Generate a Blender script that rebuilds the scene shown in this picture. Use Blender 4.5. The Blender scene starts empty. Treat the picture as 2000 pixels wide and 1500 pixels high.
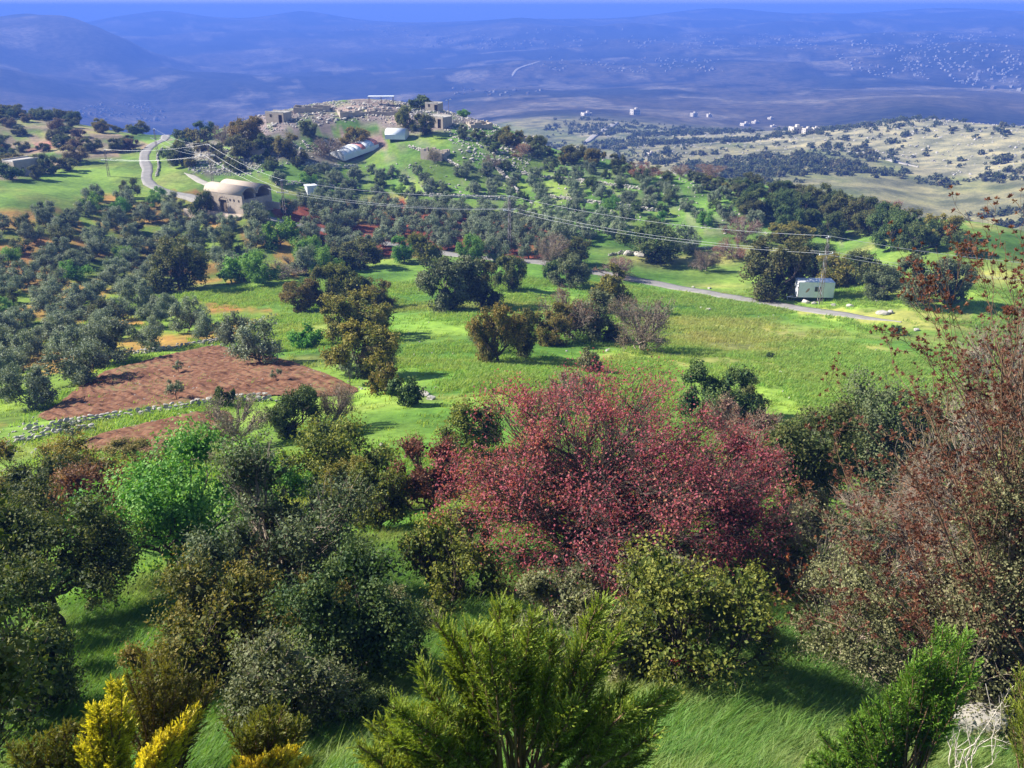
import bpy, math, random
import numpy as np

# ------------------------------------------------------------------ camera, sky, sun, exposure
scene = bpy.context.scene
COL = scene.collection
CZ = 45.0                       # height of the viewpoint above the valley floor datum
F = 1732.0                      # focal length in photograph pixels (2000 px wide)
PITCH = math.radians(22.9)
cam_data = bpy.data.cameras.new('camera')
cam_data.sensor_width = 36.0
cam_data.lens = 36.0 * F / 2000.0
cam_data.clip_start = 0.05
cam_data.clip_end = 30000.0
cam = bpy.data.objects.new('camera', cam_data)
COL.objects.link(cam)
cam.location = (0, 0, CZ)
cam.rotation_euler = (math.pi / 2 - PITCH, 0, 0)
scene.camera = cam

SUN_EL = math.radians(36.0)
SUN_AZ = math.radians(-80.0)    # measured from the view direction (+Y) towards +X
world = bpy.data.worlds.new('World')
scene.world = world
world.use_nodes = True
wn = world.node_tree
wn.nodes.clear()
sky = wn.nodes.new('ShaderNodeTexSky')
sky.sky_type = 'NISHITA'
sky.sun_disc = False
sky.sun_elevation = SUN_EL
sky.sun_rotation = SUN_AZ
sky.altitude = 600
sky.air_density = 1.0
sky.dust_density = 0.3
sky.ozone_density = 3.0
bg = wn.nodes.new('ShaderNodeBackground')
bg.inputs['Strength'].default_value = 0.072
wo = wn.nodes.new('ShaderNodeOutputWorld')
wn.links.new(sky.outputs[0], bg.inputs['Color'])
wn.links.new(bg.outputs[0], wo.inputs['Surface'])

sun_data = bpy.data.lights.new('sun', 'SUN')
sun_data.energy = 5.0
sun_data.angle = math.radians(0.5)
sun_data.color = (1.0, 0.95, 0.87)
sun = bpy.data.objects.new('sun', sun_data)
COL.objects.link(sun)
from mathutils import Vector
sdir = Vector((math.sin(SUN_AZ) * math.cos(SUN_EL), math.cos(SUN_AZ) * math.cos(SUN_EL), math.sin(SUN_EL)))
sun.rotation_euler = (-sdir).to_track_quat('-Z', 'Y').to_euler()
sun.location = (-60, 40, 120)

scene.view_settings.view_transform = 'Standard'
scene.view_settings.look = 'None'
scene.view_settings.exposure = 1.3
scene.view_settings.gamma = 1.0
scene.view_settings.use_curve_mapping = False
scene.cycles.use_denoising = True
scene.cycles.max_bounces = 6
scene.cycles.diffuse_bounces = 3
scene.cycles.glossy_bounces = 2
scene.cycles.transmission_bounces = 4
scene.cycles.volume_bounces = 0
scene.cycles.transparent_max_bounces = 4

# ------------------------------------------------------------------ helpers
def tag(o, label=None, cat=None, group=None, kind=None):
    if label: o['label'] = label
    if cat: o['category'] = cat
    if group: o['group'] = group
    if kind: o['kind'] = kind
    return o

def link(o, parent=None):
    COL.objects.link(o)
    if parent is not None:
        o.parent = parent
    return o

def empty(name, loc=(0, 0, 0), rz=0.0):
    o = bpy.data.objects.new(name, None)
    o.empty_display_size = 0.3
    o.location = loc
    o.rotation_euler = (0, 0, rz)
    return link(o)

def np_mesh(name, V, faces, mats=(), attrs=None, smooth=False, matidx=None):
    """faces: list of int arrays of shape (n,3) or (n,4)"""
    me = bpy.data.meshes.new(name)
    V = np.ascontiguousarray(V, dtype=np.float32)
    faces = [np.asarray(f, dtype=np.int32) for f in faces if len(f)]
    nl = sum(f.size for f in faces)
    npoly = sum(len(f) for f in faces)
    me.vertices.add(len(V))
    me.vertices.foreach_set('co', V.ravel())
    me.loops.add(nl)
    me.loops.foreach_set('vertex_index', np.concatenate([f.ravel() for f in faces]))
    me.polygons.add(npoly)
    sizes = np.concatenate([np.full(len(f), f.shape[1], np.int32) for f in faces])
    starts = np.concatenate([[0], np.cumsum(sizes)[:-1]]).astype(np.int32)
    me.polygons.foreach_set('loop_start', starts)
    if matidx is not None:
        me.polygons.foreach_set('material_index', np.asarray(matidx, np.int32))
    me.update(calc_edges=True)
    me.polygons.foreach_set('use_smooth', np.full(npoly, bool(smooth)))
    for k, a in (attrs or {}).items():
        a = np.asarray(a, np.float32)
        if a.ndim == 1:
            at = me.attributes.new(k, 'FLOAT', 'POINT')
            at.data.foreach_set('value', a)
        elif a.shape[1] == 4:
            at = me.attributes.new(k, 'FLOAT_COLOR', 'POINT')
            at.data.foreach_set('color', a.ravel())
        else:
            at = me.attributes.new(k, 'FLOAT_VECTOR', 'POINT')
            at.data.foreach_set('vector', a.ravel())
    for m in mats:
        me.materials.append(m)
    return me

def mesh_obj(name, me, parent=None, loc=None):
    o = bpy.data.objects.new(name, me)
    link(o, parent)
    if loc is not None:
        o.location = loc
    return o

def nrm(a):
    return a / np.maximum(np.linalg.norm(a, axis=-1, keepdims=True), 1e-9)

# value noise -------------------------------------------------------
def _hash(ix, iy, seed):
    n = (ix.astype(np.int64) * 374761393 + iy.astype(np.int64) * 668265263 + seed * 1442695041) & 0x7fffffff
    n = ((n ^ (n >> 13)) * 1274126177) & 0x7fffffff
    return ((n ^ (n >> 16)) & 0xffff) / 65535.0

def vnoise(x, y, seed=0):
    x = np.asarray(x, float); y = np.asarray(y, float)
    ix = np.floor(x); iy = np.floor(y)
    fx = x - ix; fy = y - iy
    fx = fx * fx * (3 - 2 * fx); fy = fy * fy * (3 - 2 * fy)
    a = _hash(ix, iy, seed); b = _hash(ix + 1, iy, seed)
    c = _hash(ix, iy + 1, seed); d = _hash(ix + 1, iy + 1, seed)
    return (a * (1 - fx) + b * fx) * (1 - fy) + (c * (1 - fx) + d * fx) * fy

def fbm(x, y, seed=0, octv=4):
    s = 0; a = 0.5; t = 0
    for i in range(octv):
        s = s + a * vnoise(x * 2 ** i + 17.3 * i, y * 2 ** i - 9.1 * i, seed + i)
        t += a; a *= 0.5
    return s / t

def sstep(a, b, x):
    t = np.clip((x - a) / (b - a), 0, 1)
    return t * t * (3 - 2 * t)

# photograph pixel <-> world ray -------------------------------------
CT, ST = math.cos(PITCH), math.sin(PITCH)
def px_dir(x, y):
    u = (np.asarray(x, float) - 1000) / F
    v = (750 - np.asarray(y, float)) / F
    return np.stack([u, CT + v * ST, v * CT - ST], -1)

def project(P):
    P = np.asarray(P, float)
    X, Y, Z = P[..., 0], P[..., 1], P[..., 2] - CZ
    dep = Y * CT - Z * ST
    up = Y * ST + Z * CT
    dep = np.where(dep < 0.05, 0.05, dep)
    return 1000 + F * X / dep, 750 - F * up / dep, dep

# ------------------------------------------------------------------ terrain
ctrl = []      # (azimuth, ln d, slope = z/d)
def vis(x, y, d):
    D = px_dir(x, y)
    h = math.hypot(D[0], D[1])
    ctrl.append((math.atan2(D[0], D[1]), math.log(d), D[2] / h))
def hid(x, d, z):
    D = px_dir(x, 300)
    ctrl.append((math.atan2(D[0], D[1]), math.log(d), z / d))
for a in (-52, -35, -18, 0, 18, 35, 52):
    for d, z in ((0.8, -1.75), (2, -3.5), (4, -5.9), (8, -9.2), (12, -12), (18, -14.7), (26, -17.6), (45, -23.5), (75, -30.5), (105, -37), (140, -42)):
        ctrl.append((math.radians(a), math.log(d), z / d))
for x in (-300, 330, 660, 1000, 1330, 1660, 2300):
    hid(x, 185, -45.2)
for p in ((0, 400, 218), (0, 300, 320), (0, 222, 400), (150, 240, 380), (330, 265, 330), (285, 350, 255), (480, 236, 308), (470, 400, 206),
          (450, 330, 248), (700, 201, 300), (690, 345, 245), (690, 290, 268), (590, 211, 303), (850, 216, 295), (1000, 258, 280), (1000, 380, 225), (930, 235, 287), (1200, 312, 265),
          (1400, 345, 250), (1700, 405, 225), (2000, 450, 200), (1550, 372, 238), (1850, 430, 212),
          (1700, 392, 430), (2000, 430, 410), (1800, 300, 600), (1800, 240, 780), (1640, 262, 700), (1800, 370, 480), (1500, 350, 480), (1500, 255, 850), (1400, 300, 620), (1300, 310, 600),
          (1270, 225, 1250), (2000, 252, 760),
          (1000, 240, 1000), (1000, 190, 1700), (1000, 120, 2800), (1000, 60, 4200), (1000, 38, 5500), (1400, 180, 1900), (1400, 120, 2700),
          (1400, 60, 4200), (1400, 17, 6200), (1250, 32, 6000), (1560, 27, 6000), (1800, 222, 1250), (1800, 165, 1900), (1800, 90, 3000), (1800, 50, 4500), (1850, 18, 6400), (2000, 180, 1700),
          (2000, 24, 6200), (2000, 100, 2900), (600, 195, 2200), (600, 100, 3600), (600, 55, 5000), (590, 21, 6000), (700, 38, 5900), (480, 36, 5800), (300, 210, 2300), (300, 150, 3000), (300, 60, 4800),
          (320, 21, 6000), (230, 32, 5900), (410, 33, 5900), (60, 200, 2000), (60, 100, 3000), (100, 38, 4000), (0, 40, 4000), (180, 56, 3700), (250, 92, 3300), (320, 145, 2800), (370, 195, 2350), (260, 64, 4400), (380, 66, 4500),
          (800, 190, 1900), (800, 110, 3200), (820, 45, 5400), (-250, 40, 4000), (2300, 30, 6000), (2300, 250, 760), (-250, 215, 400)):
    vis(*p)
for p in ((0, 700, -110), (0, 1300, -190), (150, 600, -100), (150, 1200, -200), (330, 480, -80), (330, 900, -160), (330, 1500, -215), (500, 360, -45), (500, 500, -90), (500, 1000, -160),
          (700, 330, -30), (700, 420, -60), (700, 700, -120), (700, 1200, -170), (850, 340, -36), (850, 440, -70), (1000, 340, -52), (1000, 430, -85), (1000, 650, -105), (1200, 340, -66), (1200, 450, -88),
          (1400, 330, -70), (1400, 400, -82), (1700, 300, -74), (1700, 360, -84), (2000, 270, -72), (2000, 340, -86), (1800, 950, -118), (1800, 1080, -136), (2000, 950, -120), (1500, 1050, -128),
          (250, 3800, -150), (150, 4500, -120), (0, 4600, -110), (320, 6600, -60), (590, 6600, -60), (1400, 6900, -60), (1850, 7000, -60), (1000, 6500, -110), (60, 5600, -120),
          (-300, 7500, -120), (330, 7500, -120), (1000, 7500, -150), (1700, 7600, -120), (2300, 7500, -120), (-300, 9500, -330), (330, 9500, -330), (1000, 9500, -330), (1700, 9500, -330), (2300, 9500, -330)):
    hid(*p)
ctrl = np.array(ctrl)
KA = 2.6
def _tps(r2):
    return np.where(r2 > 1e-12, 0.5 * r2 * np.log(np.maximum(r2, 1e-12)), 0.0)
cu, cv, cw = ctrl[:, 0] * KA, ctrl[:, 1], ctrl[:, 2]
n = len(ctrl)
A = np.zeros((n + 3, n + 3))
A[:n, :n] = _tps((cu[:, None] - cu) ** 2 + (cv[:, None] - cv) ** 2) + np.eye(n) * 2e-4
A[:n, n] = 1; A[:n, n + 1] = cu; A[:n, n + 2] = cv
A[n, :n] = 1; A[n + 1, :n] = cu; A[n + 2, :n] = cv
sol = np.linalg.solve(A, np.concatenate([cw, np.zeros(3)]))
fine = np.radians(np.linspace(-46, 46, 390))
wide_r = np.radians(46 + (np.linspace(0, 1, 40)[1:]) ** 1.3 * 134)
AZ = np.concatenate([-wide_r[::-1], fine, wide_r])
LD = np.linspace(math.log(0.8), math.log(9500), 410)
ga, gl = np.meshgrid(AZ, LD, indexing='ij')
ac = np.clip(ga, -math.radians(52), math.radians(52))
S = np.zeros_like(ga)
for k in range(0, ga.shape[0], 40):
    uu = ac[k:k + 40].ravel() * KA; vv = gl[k:k + 40].ravel()
    r2 = (uu[:, None] - cu) ** 2 + (vv[:, None] - cv) ** 2
    S[k:k + 40] = (_tps(r2) @ sol[:n] + sol[n] + sol[n + 1] * uu + sol[n + 2] * vv).reshape(ga[k:k + 40].shape)
GD = np.exp(gl)
GX, GY = GD * np.sin(ga), GD * np.cos(ga)
GZ = S * GD
farw = sstep(900, 2600, GD)
r1 = 1 - np.abs(2 * fbm(GX / 1500 + 3, GY / 1500, 11, 5) - 1)
GZ += farw * ((r1 - 0.76) * 58 + (fbm(GX / 420, GY / 420, 31, 5) - 0.5) * 62) * (1 - 0.95 * sstep(4800, 5700, GD))
mid = sstep(360, 480, GD) * (1 - farw)
GZ += mid * ((fbm(GX / 160, GY / 160, 5, 5) - 0.5) * 12)
near = (1 - sstep(330, 420, GD)) * sstep(6, 20, GD)
GZ += near * ((fbm(GX / 14, GY / 14, 3, 4) - 0.5) * 1.1 + (fbm(GX / 3.0, GY / 3.0, 8, 3) - 0.5) * 0.22)
GZ += CZ
iA = np.arange(len(AZ), dtype=float)
def height(x, y):
    x = np.asarray(x, float); y = np.asarray(y, float)
    fa = np.interp(np.arctan2(x, y), AZ, iA)
    fl = (np.log(np.maximum(np.hypot(x, y), 0.81)) - LD[0]) / (LD[1] - LD[0])
    i = np.clip(fa.astype(int), 0, len(AZ) - 2); j = np.clip(fl.astype(int), 0, len(LD) - 2)
    a = fa - i; b = np.clip(fl - j, 0, 1)
    return (GZ[i, j] * (1 - a) + GZ[i + 1, j] * a) * (1 - b) + (GZ[i, j + 1] * (1 - a) + GZ[i + 1, j + 1] * a) * b

_ts = np.exp(np.linspace(math.log(1.0), math.log(9300), 3000))
def hit(x, y, dmin=0.0):
    """first point where the sight line through photograph pixel (x, y) meets the terrain"""
    D = px_dir(x, y); D = D / math.hypot(D[0], D[1])
    t = _ts[_ts > max(dmin, 1.0)]
    z = CZ + D[2] * t - height(D[0] * t, D[1] * t)
    k = np.argmax(z < 0) if (z < 0).any() else len(t) - 1
    if k > 0:
        t0, t1, z0, z1 = t[k - 1], t[k], z[k - 1], z[k]
        tt = t0 + (t1 - t0) * (z0 / (z0 - z1 + 1e-9)) if z1 < 0 else t[k]
    else:
        tt = t[0]
    X, Y = D[0] * tt, D[1] * tt
    return np.array([X, Y, float(height(X, Y))])

def inpoly(px, py, poly):
    px = np.asarray(px); py = np.asarray(py)
    c = np.zeros(px.shape, bool)
    m = len(poly)
    for i in range(m):
        x0, y0 = poly[i]; x1, y1 = poly[(i + 1) % m]
        cond = ((y0 > py) != (y1 > py))
        c ^= cond & (px < (x1 - x0) * (py - y0) / ((y1 - y0) if y1 != y0 else 1e-9) + x0)
    return c

def ground_poly(pxs, dmin=0):
    return [tuple(hit(x, y, dmin)[:2]) for x, y in pxs]

# ------------------------------------------------------------------ material helpers
def new_mat(name):
    m = bpy.data.materials.new(name)
    m.use_nodes = True
    m.node_tree.nodes.clear()
    return m, m.node_tree.nodes, m.node_tree.links

def noise_node(N, L, vec, scale, detail=4, rough=0.55):
    t = N.new('ShaderNodeTexNoise')
    t.inputs['Scale'].default_value = scale
    t.inputs['Detail'].default_value = detail
    t.inputs['Roughness'].default_value = rough
    if vec is not None:
        L.new(vec, t.inputs['Vector'])
    return t

def ramp(N, L, fac, stops):
    r = N.new('ShaderNodeValToRGB')
    while len(r.color_ramp.elements) > 1:
        r.color_ramp.elements.remove(r.color_ramp.elements[-1])
    for k, (p, c) in enumerate(stops):
        e = r.color_ramp.elements[0] if k == 0 else r.color_ramp.elements.new(p)
        e.position = p
        e.color = (c[0], c[1], c[2], 1)
    L.new(fac, r.inputs[0])
    return r

def mixc(N, L, fac, a, b, mode='MIX'):
    m = N.new('ShaderNodeMix'); m.data_type = 'RGBA'; m.blend_type = mode
    for s, v in ((0, fac), (6, a), (7, b)):
        if hasattr(v, 'is_linked') or hasattr(v, 'links'):
            L.new(v, m.inputs[s])
        elif s == 0:
            m.inputs[0].default_value = v
        else:
            m.inputs[s].default_value = (*v[:3], 1)
    return m.outputs[2]

def math_node(N, L, op, a, b=0.0):
    m = N.new('ShaderNodeMath'); m.operation = op
    for i, v in enumerate((a, b)):
        if hasattr(v, 'links'):
            L.new(v, m.inputs[i])
        else:
            m.inputs[i].default_value = v
    return m.outputs[0]

def finish(N, L, color, rough=0.9, bump=None, bump_d=0.05, bump_s=0.5, spec=0.2):
    p = N.new('ShaderNodeBsdfPrincipled')
    p.inputs['Roughness'].default_value = rough
    p.inputs['Specular IOR Level'].default_value = spec
    if hasattr(color, 'links'):
        L.new(color, p.inputs['Base Color'])
    else:
        p.inputs['Base Color'].default_value = (*color, 1)
    if bump is not None:
        b = N.new('ShaderNodeBump')
        b.inputs['Distance'].default_value = bump_d
        b.inputs['Strength'].default_value = bump_s
        L.new(bump, b.inputs['Height'])
        L.new(b.outputs[0], p.inputs['Normal'])
    o = N.new('ShaderNodeOutputMaterial')
    L.new(p.outputs[0], o.inputs['Surface'])
    return p

def surf_mat(name, c0, c1, scale=3.0, rough=0.9, bump_d=0.03, bump_s=0.5, spec=0.2, lo=0.3, hi=0.7, extra=None):
    """two-tone weathered surface in object space"""
    m, N, L = new_mat(name)
    tc = N.new('ShaderNodeTexCoord')
    n1 = noise_node(N, L, tc.outputs['Object'], scale, 6, 0.6)
    n2 = noise_node(N, L, tc.outputs['Object'], scale * 7, 4, 0.6)
    s = math_node(N, L, 'ADD', math_node(N, L, 'MULTIPLY', n1.outputs[0], 0.65), math_node(N, L, 'MULTIPLY', n2.outputs[0], 0.35))
    r = ramp(N, L, s, [(lo, c0), (hi, c1)])
    finish(N, L, r.outputs[0], rough, s, bump_d, bump_s, spec)
    return m

# ------------------------------------------------------------------ ground colour zones (soil and grass cover; far hills with painted cloud shade)
gx, gy, gd = GX, GY, GD
PX, PY, _ = project(np.stack([GX, GY, GZ], -1))
def zone(poly, dmin, dmax):
    return inpoly(PX, PY, poly) & (gd > dmin) & (gd < dmax) & (gy > 0)
def rgb(c):
    return np.array(c, float)
def lay(base, col, w):
    return base * (1 - w[..., None]) + col * w[..., None]
n_big = fbm(gx / 22, gy / 22, 41, 4)
n_mid = fbm(gx / 7, gy / 7, 43, 4)
n_sm = fbm(gx / 2.2, gy / 2.2, 47, 3)
stretch = fbm(gx / 30 + 5, gy / 9, 51, 4)
g_emer = rgb((0.066, 0.165, 0.022)); g_lime = rgb((0.165, 0.262, 0.040)); g_dry = rgb((0.30, 0.265, 0.085)); g_dark = rgb((0.045, 0.115, 0.022))
col = np.ones(gx.shape + (3,)) * g_lime
col = lay(col, g_emer, sstep(0.42, 0.62, n_big) * 0.8)
col = lay(col, g_dry, sstep(0.55, 0.74, stretch) * 0.6 * sstep(45, 75, gd))
col = lay(col, g_emer * 0.9, 1 - sstep(18, 55, gd))
# dry sweep in the right part of the meadow
w = zone([(1150, 700), (1500, 640), (1850, 700), (1830, 760), (1500, 740), (1250, 740)], 50, 140)
col = lay(col, g_dry, w * sstep(0.35, 0.6, n_mid) * 0.6)
w = zone([(1500, 600), (1900, 610), (1900, 650), (1640, 625)], 80, 200)
col = lay(col, g_dry, w * 0.6)
# olive grove floor: golden dry grass, orange soil, weeds
gold = rgb((0.26, 0.165, 0.04)); orange = rgb((0.25, 0.115, 0.036)); redsoil = rgb((0.175, 0.052, 0.023)); grovegreen = rgb((0.12, 0.19, 0.026))
grove = zone([(-300, 430), (120, 385), (420, 370), (520, 440), (640, 445), (760, 480), (640, 520), (560, 545), (300, 560), (340, 580), (560, 610), (430, 665), (250, 690), (0, 840), (-300, 900)], 60, 260)
col = lay(col, gold, grove * sstep(0.38, 0.52, n_mid))
col = lay(col, orange, grove * sstep(0.55, 0.68, n_big * 0.5 + n_sm * 0.5) * 0.7)
col = lay(col, grovegreen, grove * sstep(0.5, 0.6, 1 - n_mid) * 0.9)
red = zone([(520, 400), (640, 395), (760, 385), (900, 420), (1060, 440), (1120, 500), (1080, 512), (900, 492), (760, 505), (640, 480), (560, 450)], 130, 260)
col = lay(col, redsoil, red * sstep(0.26, 0.4, n_mid))
col = lay(col, rgb((0.30, 0.12, 0.055)), red * sstep(0.55, 0.7, n_sm) * 0.6)
# hillside: green turf with stony soil
stony = rgb((0.225, 0.19, 0.145)); hillg = rgb((0.115, 0.235, 0.035))
hill = zone([(350, 180), (1100, 180), (1500, 340), (1900, 440), (1750, 480), (1300, 470), (900, 400), (640, 350), (420, 360), (330, 300)], 190, 345)
col = lay(col, hillg, hill * 0.9)
col = lay(col, g_lime * 0.9, hill * sstep(0.5, 0.62, n_mid))
col = lay(col, stony, hill * sstep(0.56, 0.66, n_sm) * 0.35)
top = zone([(430, 215), (560, 190), (900, 190), (960, 240), (830, 262), (700, 245), (640, 262), (520, 262), (430, 275)], 260, 360)
col = lay(col, stony, top * sstep(0.30, 0.5, n_sm * 0.5 + n_mid * 0.5))
rub = zone([(320, 270), (480, 262), (700, 270), (740, 300), (640, 330), (430, 345), (330, 330)], 220, 330)
col = lay(col, stony * 0.9, rub * sstep(0.42, 0.56, n_mid) * 0.8)
yard = zone([(655, 255), (715, 252), (760, 272), (760, 290), (715, 292), (690, 275)], 240, 300)
col = lay(col, rgb((0.24, 0.175, 0.125)), yard * 1.0)
turf = zone([(620, 243), (700, 236), (745, 250), (735, 262), (640, 258)], 250, 300)
col = lay(col, g_emer, turf * 0.9)
# left tan hill behind the bright field
tan = rgb((0.235, 0.185, 0.105))
lt = zone([(-400, 220), (100, 235), (230, 262), (300, 285), (190, 320), (60, 350), (-400, 380)], 230, 450)
col = lay(col, tan, lt * sstep(0.34, 0.5, n_mid) * 0.95)
lf = zone([(-400, 395), (60, 345), (200, 315), (290, 290), (275, 350), (200, 372), (90, 400), (-400, 460)], 190, 330)
col = lay(col, rgb((0.13, 0.235, 0.032)), lf * 0.9)
col = lay(col, rgb((0.20, 0.24, 0.045)), lf * sstep(0.5, 0.65, stretch) * 0.7)
scar = zone([(50, 290), (100, 275), (105, 288), (60, 300)], 280, 400)
col = lay(col, rgb((0.30, 0.15, 0.095)), scar * 1.0)
# the hill pastures are more grazed than the meadow
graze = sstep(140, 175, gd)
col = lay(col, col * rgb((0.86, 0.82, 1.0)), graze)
# valley and far country
farz = sstep(330, 420, gd)
f1 = fbm(gx / 60, gy / 60, 71, 5); f2 = fbm(gx / 250, gy / 250, 73, 5); f3 = fbm(gx / 700, gy / 700, 77, 5)
fcol = np.ones(gx.shape + (3,)) * rgb((0.18, 0.172, 0.088))
fcol = lay(fcol, rgb((0.125, 0.145, 0.055)), sstep(0.45, 0.6, f1))
fcol = lay(fcol, rgb((0.28, 0.24, 0.16)), sstep(0.58, 0.7, f1) * 0.6)
tanhill = zone([(1250, 260), (1620, 250), (1800, 228), (2300, 240), (2300, 340), (1900, 350), (1700, 300), (1560, 290)], 500, 900)
fcol = lay(fcol, rgb((0.265, 0.245, 0.145)), tanhill * 0.8)
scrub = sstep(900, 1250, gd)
dark = np.ones(gx.shape + (3,)) * rgb((0.026, 0.029, 0.020))  # far scrubland, with cloud shadow put into its dark colour
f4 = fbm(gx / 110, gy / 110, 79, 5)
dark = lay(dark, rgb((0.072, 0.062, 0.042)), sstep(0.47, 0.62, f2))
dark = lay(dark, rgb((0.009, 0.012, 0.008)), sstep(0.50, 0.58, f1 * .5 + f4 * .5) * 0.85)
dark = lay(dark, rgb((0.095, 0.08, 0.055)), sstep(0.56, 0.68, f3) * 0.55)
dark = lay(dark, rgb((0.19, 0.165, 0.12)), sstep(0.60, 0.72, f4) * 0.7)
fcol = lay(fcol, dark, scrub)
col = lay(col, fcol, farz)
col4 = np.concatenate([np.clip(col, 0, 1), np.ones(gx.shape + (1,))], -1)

gm, N, L = new_mat('ground_cover')
geo = N.new('ShaderNodeNewGeometry')
at = N.new('ShaderNodeAttribute'); at.attribute_name = 'cover'
n1 = noise_node(N, L, geo.outputs['Position'], 0.9, 6, 0.65)
n2 = noise_node(N, L, geo.outputs['Position'], 0.06, 6, 0.62)
n3 = noise_node(N, L, geo.outputs['Position'], 9.0, 3, 0.6)
s = math_node(N, L, 'ADD', math_node(N, L, 'ADD', math_node(N, L, 'MULTIPLY', n1.outputs[0], 0.45), math_node(N, L, 'MULTIPLY', n2.outputs[0], 0.3)), math_node(N, L, 'MULTIPLY', n3.outputs[0], 0.25))
val = ramp(N, L, s, [(0.36, (0.50, 0.54, 0.50)), (0.5, (1, 1, 1)), (0.63, (1.5, 1.42, 1.3))])
c = mixc(N, L, 1.0, at.outputs['Color'], val.outputs[0], 'MULTIPLY')
val2 = ramp(N, L, n2.outputs[0], [(0.38, (0.60, 0.64, 0.62)), (0.5, (1, 1, 1)), (0.62, (1.45, 1.36, 1.25))])
c = mixc(N, L, 0.8, c, val2.outputs[0], 'MULTIPLY')
finish(N, L, c, 0.95, s, 0.12, 0.6, 0.1)

nA, nL = GX.shape
idx = np.arange(nA * nL).reshape(nA, nL)
quads = np.stack([idx[:-1, :-1], idx[1:, :-1], idx[1:, 1:], idx[:-1, 1:]], -1).reshape(-1, 4)
wrap = np.stack([idx[-1, :-1], idx[0, :-1], idx[0, 1:], idx[-1, 1:]], -1).reshape(-1, 4)
V = np.stack([GX, GY, GZ], -1).reshape(-1, 3)
V = np.concatenate([V, [[0, 0, GZ[:, 0].mean()]]])
cfan = np.stack([idx[:, 0], np.roll(idx[:, 0], 1), np.full(nA, nA * nL)], -1)
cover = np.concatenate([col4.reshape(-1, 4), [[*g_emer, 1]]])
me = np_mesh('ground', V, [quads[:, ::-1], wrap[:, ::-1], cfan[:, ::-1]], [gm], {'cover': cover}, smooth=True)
ground = mesh_obj('ground', me)
tag(ground, kind='structure')

# ------------------------------------------------------------------ roads and tracks
def polyline(P, step):
    P = np.array(P, float)
    for _ in range(3):   # Chaikin rounding
        Q = np.empty((2 * len(P) - 2, P.shape[1])); Q[0::2] = P[:-1] * .75 + P[1:] * .25; Q[1::2] = P[:-1] * .25 + P[1:] * .75
        P = np.concatenate([P[:1], Q, P[-1:]])
    d = np.concatenate([[0], np.cumsum(np.linalg.norm(np.diff(P, axis=0), axis=1))])
    t = np.arange(0, d[-1], step)
    return np.stack([np.interp(t, d, P[:, k]) for k in range(P.shape[1])], -1)

def ribbon(name, pxs, width, mat, lift=0.1, step=1.0, dmin=0, wob=0.12, level=False):
    P = polyline(ground_poly(pxs, dmin), step)
    T = nrm(np.gradient(P, axis=0)); Nn = np.stack([-T[:, 1], T[:, 0]], -1)
    wv = width / 2 * (1 + wob * (vnoise(np.arange(len(P)) * 0.31 * step, np.zeros(len(P)), 5) - .5) * 2)
    ends = np.minimum(np.arange(len(P)), np.arange(len(P))[::-1]) * step
    wv = wv * np.clip(ends / (width * 3.5), .12, 1)
    ks = np.array([-1.12, -1, -.5, 0, .5, 1, 1.12])
    rows = []
    for k in ks:
        xy = P + Nn * (wv * k)[:, None]
        z = height(xy[:, 0], xy[:, 1]) + (lift if abs(k) <= 1 else -0.25)
        rows.append(np.column_stack([xy, z]))
    R = np.stack(rows, 1)
    # level the carriageway across
    if level:
        R[:, 1:6, 2] = R[:, 1:6, 2].max(1, keepdims=True)
    Vv = R.reshape(-1, 3); m = len(ks)
    ii = np.arange(len(P) * m).reshape(len(P), m)
    q = np.stack([ii[:-1, :-1], ii[:-1, 1:], ii[1:, 1:], ii[1:, :-1]], -1).reshape(-1, 4)
    o = mesh_obj(name, np_mesh(name, Vv, [q[:, ::-1]], [mat], smooth=True))
    tag(o, kind='structure')
    return P

m_road = surf_mat('worn_asphalt', (0.17, 0.16, 0.145), (0.29, 0.27, 0.245), 0.5, 0.85)
m_track = surf_mat('pale_dirt_track', (0.26, 0.24, 0.20), (0.36, 0.33, 0.28), 0.4, 0.95)
ROAD = ribbon('road', [(352, 258), (335, 265), (305, 280), (285, 295), (280, 312), (290, 330), (284, 350), (300, 366), (370, 384), (440, 408), (515, 428), (640, 450), (760, 476), (880, 497), (950, 505), (1050, 513),
                       (1150, 530), (1230, 545), (1320, 562), (1420, 580), (1540, 600), (1640, 614), (1720, 625), (1770, 631)], 2.7, m_road, 0.07, level=True)
ribbon('dirt_track', [(360, 338), (385, 350), (420, 366), (432, 374)], 1.6, m_track)
ribbon('dirt_track', [(1655, 296), (1700, 303), (1735, 312), (1770, 322), (1800, 327)], 4.5, m_track, 0.5, 4, 420)
ribbon('dirt_track', [(1140, 281), (1165, 262), (1195, 246), (1207, 239)], 6, m_track, 0.8, 6, 420)
ribbon('dirt_track', [(1795, 462), (1815, 470), (1835, 480)], 2.2, m_track)
ribbon('dirt_track', [(1000, 150), (1008, 135), (1030, 128), (1060, 120)], 7, m_track, 1, 8, 900)

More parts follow.
